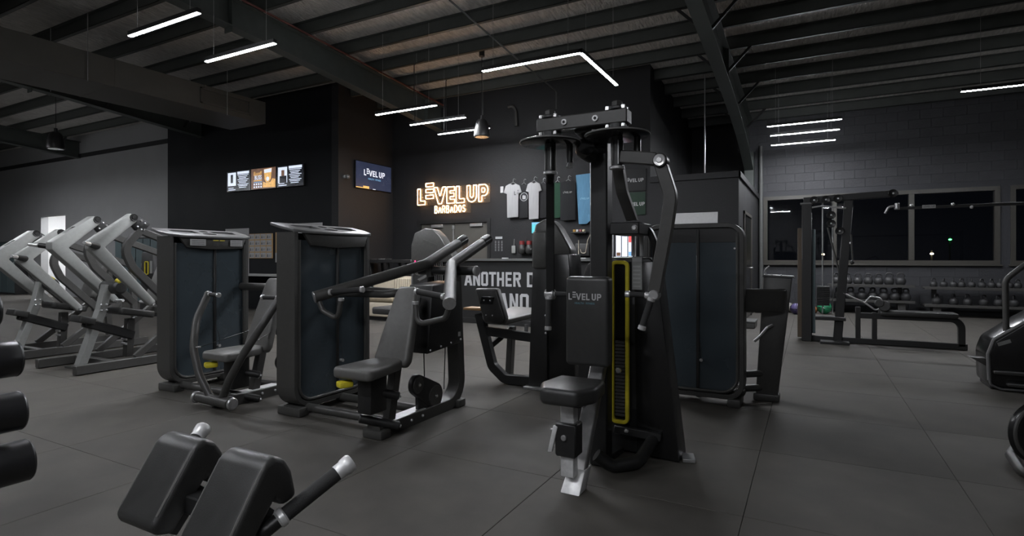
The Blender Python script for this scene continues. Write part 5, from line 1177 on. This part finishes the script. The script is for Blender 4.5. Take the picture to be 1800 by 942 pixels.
q = V(((a.x+b.x)/2-.02, YR-.104, (a.z+b.z)/2-.02)); MB().torus(q, (0, 1, 0), .06, .012, 24, 4).build('screen_emblem', 'scr_green', mo); MB().box((a.x+.012, YR-.1045, b.z-.05), (b.x-.012, YR-.1035, b.z-.014)).build('screen_bar', 'scr_blue', mo, smooth=False)
tb_ = thing('tote_bag', at(1025, 450, Y=YR-.12), 'black tote bag with pale rope handles hanging on the reception wall', 'bag')
cloth_mb([(1013, 428), (1037, 428), (1038, 450), (1012, 450)], YR-.05, .08, .02).build('bag_body', 'vinyl', tb_); MB().tube([at(1017, 449, Y=YR-.14), at(1017, 422, Y=YR-.14)], .008, n=8, fil=0).build('rope_handle', 'cream', tb_); MB().tube([at(1020, 438, Y=YR-.14), at(1022, 445, Y=YR-.14), at(1029, 445, Y=YR-.14), at(1033, 422, Y=YR-.14), at(1041, 405, Y=YR-.14)], .007, n=8, fil=.04).build('rope_handle', 'cream', tb_)
sf = thing('wall_shelf', at(1018, 408, Y=YR-.1), 'small dark wall shelf with bars of snacks below the towel', 'shelf')
a, b = at(1005, 408, Y=YR-.1), at(1032, 405, Y=YR-.1); MB().box((a.x, YR-.16, a.z-.03), (b.x, YR, a.z), .005).build('shelf_board', 'frame_black', sf)
for i, c_ in enumerate(((.45, .25, .05), (.5, .5, .5), (.3, .1, .1), (.5, .45, .3))):
    o = MB().box((a.x+.04+i*.065, YR-.14, a.z), (a.x+.09+i*.065, YR-.08, a.z+.05), .006).build('snack_bar', mat('wrapper%d' % i, c_, .4)); tag(o, ('orange', 'white', 'dark red', 'cream')[i]+' wrapped snack bar standing on the small wall shelf', 'snack bar', 'snack bars on the shelf')
# ---- bright display cabinet standing on the counter
a, b = at(1081, 452, Y=9.1), at(1114, 411, Y=9.1)
dc = thing('display_cabinet', ((a.x+b.x)/2, 9.1, 1.192), 'brightly lit drinks display standing on the counter behind the fly machine', 'display cabinet')
MB().box((a.x-.05, 9.1, 1.192), (b.x+.05, 9.28, b.z+.03), .008).build('cabinet', 'frame_black', dc); MB().box((a.x+.02, 9.092, 1.23), (b.x-.02, 9.1, b.z)).build('lit_panel', 'scr_white', dc, smooth=False)
for f in (.36, .70): MB().box((a.x+(b.x-a.x)*f-.006, 9.082, 1.22), (a.x+(b.x-a.x)*f+.006, 9.093, b.z)).build('shelf_divider', 'frame_black', dc, smooth=False)
x_ = a.x+(b.x-a.x)*.74; MB().box((x_, 9.088, b.z-.14), (b.x-.025, 9.0925, b.z-.005)).build('red_label', 'scr_red', dc, smooth=False); MB().box((x_, 9.088, 1.24), (b.x-.03, 9.0925, 1.31)).build('blue_label', 'scr_blue', dc, smooth=False); MB().box((a.x+.03, 9.088, 1.24), (a.x+.10, 9.0925, 1.30)).build('brown_label', 'scr_brown', dc, smooth=False)
for s in (-1, 1): MB().cyl(((a.x-.03) if s < 0 else (b.x+.03), 9.085, 1.2), ((a.x-.03) if s < 0 else (b.x+.03), 9.085, b.z), .016, n=10).build('chrome_post', 'steel', dc)
# ---- white panel on the changing room wall
o = MB().box((at(1178, 390, Y=YR).x, YR-.02, at(1220, 393, Y=YR).z), (at(1262, 390, Y=YR).x, YR, at(1220, 374, Y=YR).z), .004).build('white_wall_panel', 'white'); tag(o, 'long blank white panel on the front of the low changing room', 'panel')
# ---- wall screens
def tv(name, o, ux, nn, w, h, label, group=None):
    t = thing(name, o, label, 'television', group); o, ux, nn = V(o), V(ux), V(nn)
    MB().obox(o+Z3*h/2+nn*.03, ux*w, nn*.05, Z3*h, .006).build('casing', 'gloss_black', t)
    MB().obox(o+Z3*h/2+nn*.056, ux*(w-.03), nn*.003, Z3*(h-.03)).build('screen', 'scr_black', t, smooth=False)
    def R(u0, u1, v0, v1, m, nm='picture', lift=.002):
        return MB().obox(o+ux*(w*((u0+u1)/2-.5))+Z3*(h*(v0+v1)/2)+nn*(.058+lift), ux*(w*(u1-u0)), nn*.001, Z3*(h*(v1-v0))).build(nm, m, t, smooth=False)
    return t, R
TX0, TX1 = at(398, 315, Y=YF-.06).x, at(534, 310, Y=YF-.06).x; tw_ = (TX1-TX0)/3; tz, th_ = 2.82, .50
ux = V((1, 0, 0)); nn = V((0, -1, 0))
for i in (0, 2):
    t, R = tv('wall_television', (TX0+tw_*(i+.5), YF, tz), ux, nn, tw_-.01, th_, ('black wall screen with a portrait card and text lines, farthest from the logo screen', '', 'black wall screen with a standing portrait and text lines, closest to the logo screen')[i], 'row of three wall screens')
    R(.06, .40, .28 if i == 0 else .20, .92, 'scr_white', 'portrait_card')
    if i == 0: R(.18, .28, .42, .82, 'scr_black', 'portrait', .004)
    else:
        R(.12, .38, .20, .52, 'scr_black', 'portrait_torso', .004); R(.19, .30, .52, .78, 'scr_brown', 'portrait_head', .005)
    R(.46, .94, .82, .94, 'scr_white', 'heading')
    ln = [.76, .68, .61, .54, .46, .39, .31, .24, .16]
    for k, v in enumerate(ln): R(.47+.03*(k % 3), .92-.05*((k*7) % 3), v, v+.032, 'scr_white', 'text_line')
    R(.08, .30, .16, .19, 'scr_white', 'caption'); R(.08, .38, .07, .11, 'scr_white', 'caption')
t, R = tv('wall_television', (TX0+tw_*1.5, YF, tz), ux, nn, tw_-.01, th_, 'wall screen with gold drink advert between the two portrait screens', 'row of three wall screens')
R(.02, .98, .02, .98, 'scr_brown', 'advert_background', .001)
o_ = V((TX0+tw_*1.5, YF-.062, tz)); wv = tw_-.01
text_mb('Biscoff', o_+ux*(-.22*wv)+Z3*(.66*th_), ux, Z3, .135, th=.001, bold=.012, sx=.8).build('advert_lettering', 'scr_gold', t, smooth=False); text_mb('BLISS', o_+ux*(-.20*wv)+Z3*(.47*th_), ux, Z3, .135, th=.001, bold=.02, sx=.85).build('advert_lettering', 'scr_white', t, smooth=False)
R(.12, .44, .40, .44, 'scr_gold', 'gold_rule'); R(.12, .44, .33, .36, 'scr_blue', 'text_line')
MB().prism([o_+ux*(a*wv)+Z3*(b*th_) for a, b in ((.03, .92), (.34, .95), (.30, .45), (.22, .30), (.12, .30), (.06, .45))], nn*.002).build('cup', 'scr_gold', t, smooth=False); MB().prism([o_+ux*(a*wv)+Z3*(b*th_)+nn*.002 for a, b in ((.04, .90), (.33, .93), (.32, .76), (.05, .74))], nn*.002).build('cup_foam', 'scr_white', t, smooth=False); MB().prism([o_+ux*(.18*wv+.05*math.cos(k*math.pi/6))+Z3*(.46*th_+.05*math.sin(k*math.pi/6))+nn*.002 for k in range(12)], nn*.002).build('cup_label', 'scr_white', t, smooth=False)
MB().prism([o_+ux*(a*wv)+Z3*(b*th_) for a, b in ((-.02, .08), (.47, .05), (.47, .42), (.36, .46), (.28, .30), (.10, .28), (.0, .34))], nn*.0015).build('biscuits', 'scr_gold', t, smooth=False)
for r_ in range(2):
    for c_ in range(4): R(.12+c_*.09, .17+c_*.09, .08+r_*.13, .16+r_*.13, 'scr_white', 'icon')
ya, yb = at(625, 308, X=XC+.06).y, at(688, 315, X=XC+.06).y; za, zb_ = at(655, 334, X=XC+.06).z, at(655, 287, X=XC+.06).z
t, R = tv('logo_television', (XC, (ya+yb)/2, za), (0, 1, 0), (1, 0, 0), yb-ya, zb_-za, 'wall screen showing white letters on dim blue, on the side wall by the neon sign', None)
R(.01, .99, .02, .98, 'scr_dim', 'picture', .001)
w_ = yb-ya; hh = zb_-za; lh = .16*hh
M['scr_letter'] = mat('screen_letters', (.5, .5, .55), .3, emit=(.62, .66, .80), estr=.42)
logo((XC+.061, ya+.22*w_, za+.50*hh), (0, 1, 0), w_*.58/5.24, 'scr_letter', t, nm='screen_lettering', sub='HEALTH · FITNESS', submat='scr_blue')
R(.01, .36, .02, .05, 'scr_gold', 'gold_strip'); R(.20, .36, .04, .11, 'scr_gold', 'gold_box'); R(.46, .54, .02, .04, 'scr_white', 'white_strip')  # gold strip, gold box and short white strip along the screen's lower edge
cm = thing('dome_camera', at(604, 311, X=XC), 'small white dome camera on the side wall beside the logo screen', 'camera')
a = at(605, 311, X=XC); MB().cyl((XC, a.y, a.z), (XC+.05, a.y, a.z), .04, n=14, bev=.005).build('mount', 'grey', cm); MB().sphere((XC+.08, a.y+.02, a.z), .05, 14).build('dome', 'silver_top', cm)
# ---- notice board, posters, side desk
a, b = at(440, 454, Y=YF), at(480, 410, Y=YF)
nb_ = thing('notice_board', ((a.x+b.x)/2, YF, a.z), 'cork notice board with sixteen white cards in four rows on the navy wall', 'notice board')
MB().box((a.x, YF-.03, a.z), (b.x, YF, b.z), .003).build('cork', 'cork', nb_)
cw, chh = (b.x-a.x)/4, (b.z-a.z)/4
for i in range(4):
    for j in range(4):
        x, z = a.x+cw*i+.014, a.z+chh*j+.014
        c = MB().box((x, YF-.034, z), (x+cw-.028, YF-.0305, z+chh-.026)).build('card', 'paper', nb_, smooth=False)
        pm_ = MB(); pm_.box((x+.02, YF-.0355, z+.02), (x+.062, YF-.034, z+.055)); pm_.box((x+.03, YF-.0355, z+.055), (x+.052, YF-.034, z+.085)); pm_.box((x+.085, YF-.0355, z+.03), (x+.14, YF-.034, z+.038)); pm_.box((x+.085, YF-.0355, z+.055), (x+.14, YF-.034, z+.063)); pm_.build('print', 'print_grey', c, smooth=False)
def poster(nm, x0, x1, y0, y1, m, label):
    a, b = at(x0, y1, Y=YF), at(x1, y0, Y=YF); o = MB().box((a.x, YF-.013, a.z), (b.x, YF-.001, b.z), .002).build(nm, m); tag(o, label, 'poster', 'posters on the navy wall'); return a, b, o
poster('white_board', 397, 438, 401, 480, 'paper', 'tall plain pale board on the navy wall beside the notice board')
a, b, o = poster('orange_poster', 485, 500, 408, 461, 'cork', 'narrow orange poster on the navy wall behind the shoulder press cabinet')
MB().box((a.x, YF-.015, a.z), (b.x, YF-.012, a.z+.22)).build('white_panel', 'paper', o, smooth=False)
poster('pale_sign', 516, 567, 391, 440, 'paper', 'pale sign on the navy wall above the shoulder press cabinet')
dk = thing('side_desk', (at(465, 500, Y=YF-.3).x, YF-.3, 0), 'narrow desk with pale top against the navy wall under the notice board', 'desk')
a, b = at(418, 483, Y=YF-.05).x, at(520, 483, Y=YF-.05).x
MB().box((a, YF-.5, .80), (b, YF-.02, .84), .004).build('desk_top', 'paper', dk)
for x in (a+.05, b-.05):
    for y in (YF-.46, YF-.06): MB().box((x-.025, y-.025, 0), (x+.025, y+.025, .80)).build('leg', 'frame_black', dk)
# ---- lounge: high table and cream bench
YT = 9.6
a, b = max(XC+.08, at(640, 458, Y=YT).x), at(738, 458, Y=YT).x
ht = thing('high_table', ((a+b)/2, YT, 0), 'dark bar-height table with splayed legs below the logo screen', 'table')
MB().box((a, YT-.3, 1.10), (b, YT+.3, 1.17), .008).build('table_top', 'frame_black', ht)
for x, s in ((a+.2, 1), (b-.2, -1), ((a+b)/2, 1)):
    for y in (-.2, .2): MB().bar((x+s*.14, YT+y, 0), (x, YT+y, 1.10), .05, .05, up=(0, 1, 0), bev=.004).build('leg', 'frame_black', ht)
for i, (px, c_) in enumerate(((662, 'silver_top'), (676, 'paper'), (688, 'silver_top'))):
    x = at(px, 455, Y=YT).x; o = MB().lathe([(0, 0), (.05, 0), (.075, .012), (.075, .018), (.05, .01), (0, .008)], (x, YT-.1, 1.17), Z3, 16).build('saucer', c_); tag(o, ('silver dish on the high table, farthest from the hooded tower', 'white dish in the middle of the high table', 'silver dish on the high table, nearest the hooded tower')[i], 'dish', 'dishes on the high table')
YS = 8.45
a, b = at(640, 520, Y=YS).x, at(724, 520, Y=YS).x
so = thing('cream_bench_seat', ((a+b)/2, YS, 0), 'cream leather bench seat with ribbed back in the lounge', 'sofa')
zb0 = .84
MB().box((a, YS+.25, .1), (b, YS+.42, zb0), .03, 3).build('back_rest', 'cream', so)
nr = 11
for k in range(nr): x = a+(b-a)*(.48+.50*k/nr); MB().cyl((x+.025, YS+.25, .42), (x+.025, YS+.25, zb0-.04), .026, n=10, bev=.01).build('back_rib', 'cream', so)
MB().box((a+.05, YS-.2, 0), (b-.05, YS+.36, .1)).build('plinth', 'frame_black', so); MB().box((a, YS-.30, .08), (b, YS+.26, .36), .03, 3).build('seat_base', 'cream', so); MB().box((a+.3, YS-.31, .36), (b-.2, YS+.24, .46), .04, 3).build('seat_cushion', 'taupe', so)
# ---- lockers by the grey wall
yl = 8.40
def lockers(px0, px1, label, n_):
    a, b = at(px0, 500, Y=yl).x, at(px1, 500, Y=yl).x; w = (b-a)/n_
    for i in range(n_):
        x = a+w*i
        t = thing('locker', (x+w/2, yl+.15, 0), ORD[(n_-1-i)]+label, 'locker', 'teal lockers'); MB().box((x, yl, 0), (x+w, yl+.33, 1.76), .004).build('carcass', 'frame_black', t)
        MB().box((x+.018, yl-.018, .05), (x+w-.018, yl, 1.72), .004).build('door', 'teal', t); MB().box((x+w-.06, yl-.03, .95), (x+w-.045, yl-.018, 1.07), .003).build('handle', 'steel', t)
lockers(203, 292, ' tall teal locker from the navy wall, in the row against the grey wall', 7); lockers(-20, 26, ' tall teal locker from the lit doorway, in the far row', 4)
# ---- black weight towers with yellow slots in the distance
for px, y0, y1, lab in ((171, 478, 512, 'distant black weight tower with a tall yellow slot, behind the plate machines'), (258, 460, 482, 'distant black weight tower with a short yellow slot, before the lockers')):
    Yd = 6.6; p = at(px, 500, Y=Yd); zt, zb = at(px, y0, Y=Yd).z, at(px, y1, Y=Yd).z
    t = thing('weight_tower', (p.x, Yd+.2, 0), lab, 'gym machine', 'distant weight towers'); MB().prism([(p.x-.28, Yd, 0), (p.x+.28, Yd, 0), (p.x+.20, Yd, zt+.2), (p.x-.20, Yd, zt+.2)], (0, .4, 0), .02, 2).build('shroud', 'frame_black', t)
    MB().strip([(p.x-.05, Yd-.01, zb), (p.x+.07, Yd-.01, zb), (p.x+.07, Yd-.01, zt), (p.x-.05, Yd-.01, zt)], .02, .025, (0, 1, 0), fil=.03, closed=True).build('yellow_slot', 'yellow', t)
    MB().box((p.x+.13, Yd-.012, zb+.02), (p.x+.2, Yd+.0, zb+.28)).build('label_plate', 'grey', t, smooth=False)
# ---- side door of the changing room
d2 = struct('door_2', (XS, 12.2, 0))
ya, yb = at(1307, 480, X=XS).y, at(1319, 480, X=XS).y
fr = MB(); fr.box((XS-.01, ya-.06, 0), (XS+.03, ya, 2.1), .003); fr.box((XS-.01, yb, 0), (XS+.03, yb+.06, 2.1), .003); fr.box((XS-.01, ya-.06, 2.04), (XS+.03, yb+.06, 2.1), .003); fr.build('door_frame', 'win_frame', d2)
lf = MB().box((XS-.0, ya, .01), (XS+.012, yb, 2.04), .002).build('door_leaf', 'gloss_black', d2); MB().cyl((XS+.012, yb-.1, 1.0), (XS+.06, yb-.1, 1.0), .016, n=10).build('door_handle', 'steel', lf)
bn = thing('floor_box', at(1306, 574, z=0), 'low dark box on the floor beside the changing room door', 'box')
p = G(1309, 577); MB().box((p.x-.1, p.y, 0), (p.x+.16, p.y+.5, .10), .01).build('box_body', 'frame', bn); MB().box((p.x-.11, p.y-.01, .10), (p.x+.17, p.y+.51, .125), .006).build('box_lid', 'grey_mid', bn)
es = thing('aerobic_step', at(1330, 560, Y=13.3), 'stack of low black aerobic steps by the window wall', 'exercise step')
p = at(1350, 550, Y=13.6)
for k in range(3): MB().box((p.x-.25, 13.3, .0+k*.11), (p.x+.15, 13.62, .09+k*.11), .012, 2).build('step_deck', 'frame_black', es)
# ---- night outside: ground and two far lamps
g_ = MB().box((-30, 15.0, -.4), (60, 140, -.3)).build('outside_ground', mat('dark_asphalt', (.03, .03, .03), .8)); g_['kind'] = 'structure'
for px, py, Yd, col, st, lab in ((1670, 421, 46, (.05, 1, .12), 9, 'distant green lamp seen through the window'), (1638, 446, 40, (1, .80, .45), 25, 'distant warm street lamp seen through the window'), (1447, 447, 40, (1, .75, .4), 9, 'distant amber street lamp seen through the window behind the cable tower')):
    p = at(px, py, Y=Yd); t = thing('street_lamp', (p.x, Yd, -.3), lab, 'street lamp', 'far lamps outside')
    MB().cyl((p.x, Yd+.1, -.3), (p.x, Yd+.1, p.z+.2), .05, n=8).build('pole', 'frame_black', t); MB().sphere(p, .09, 12, .6).build('lamp_globe', mat('lamp_glow_%d' % px, col, .5, emit=col, estr=st), t)
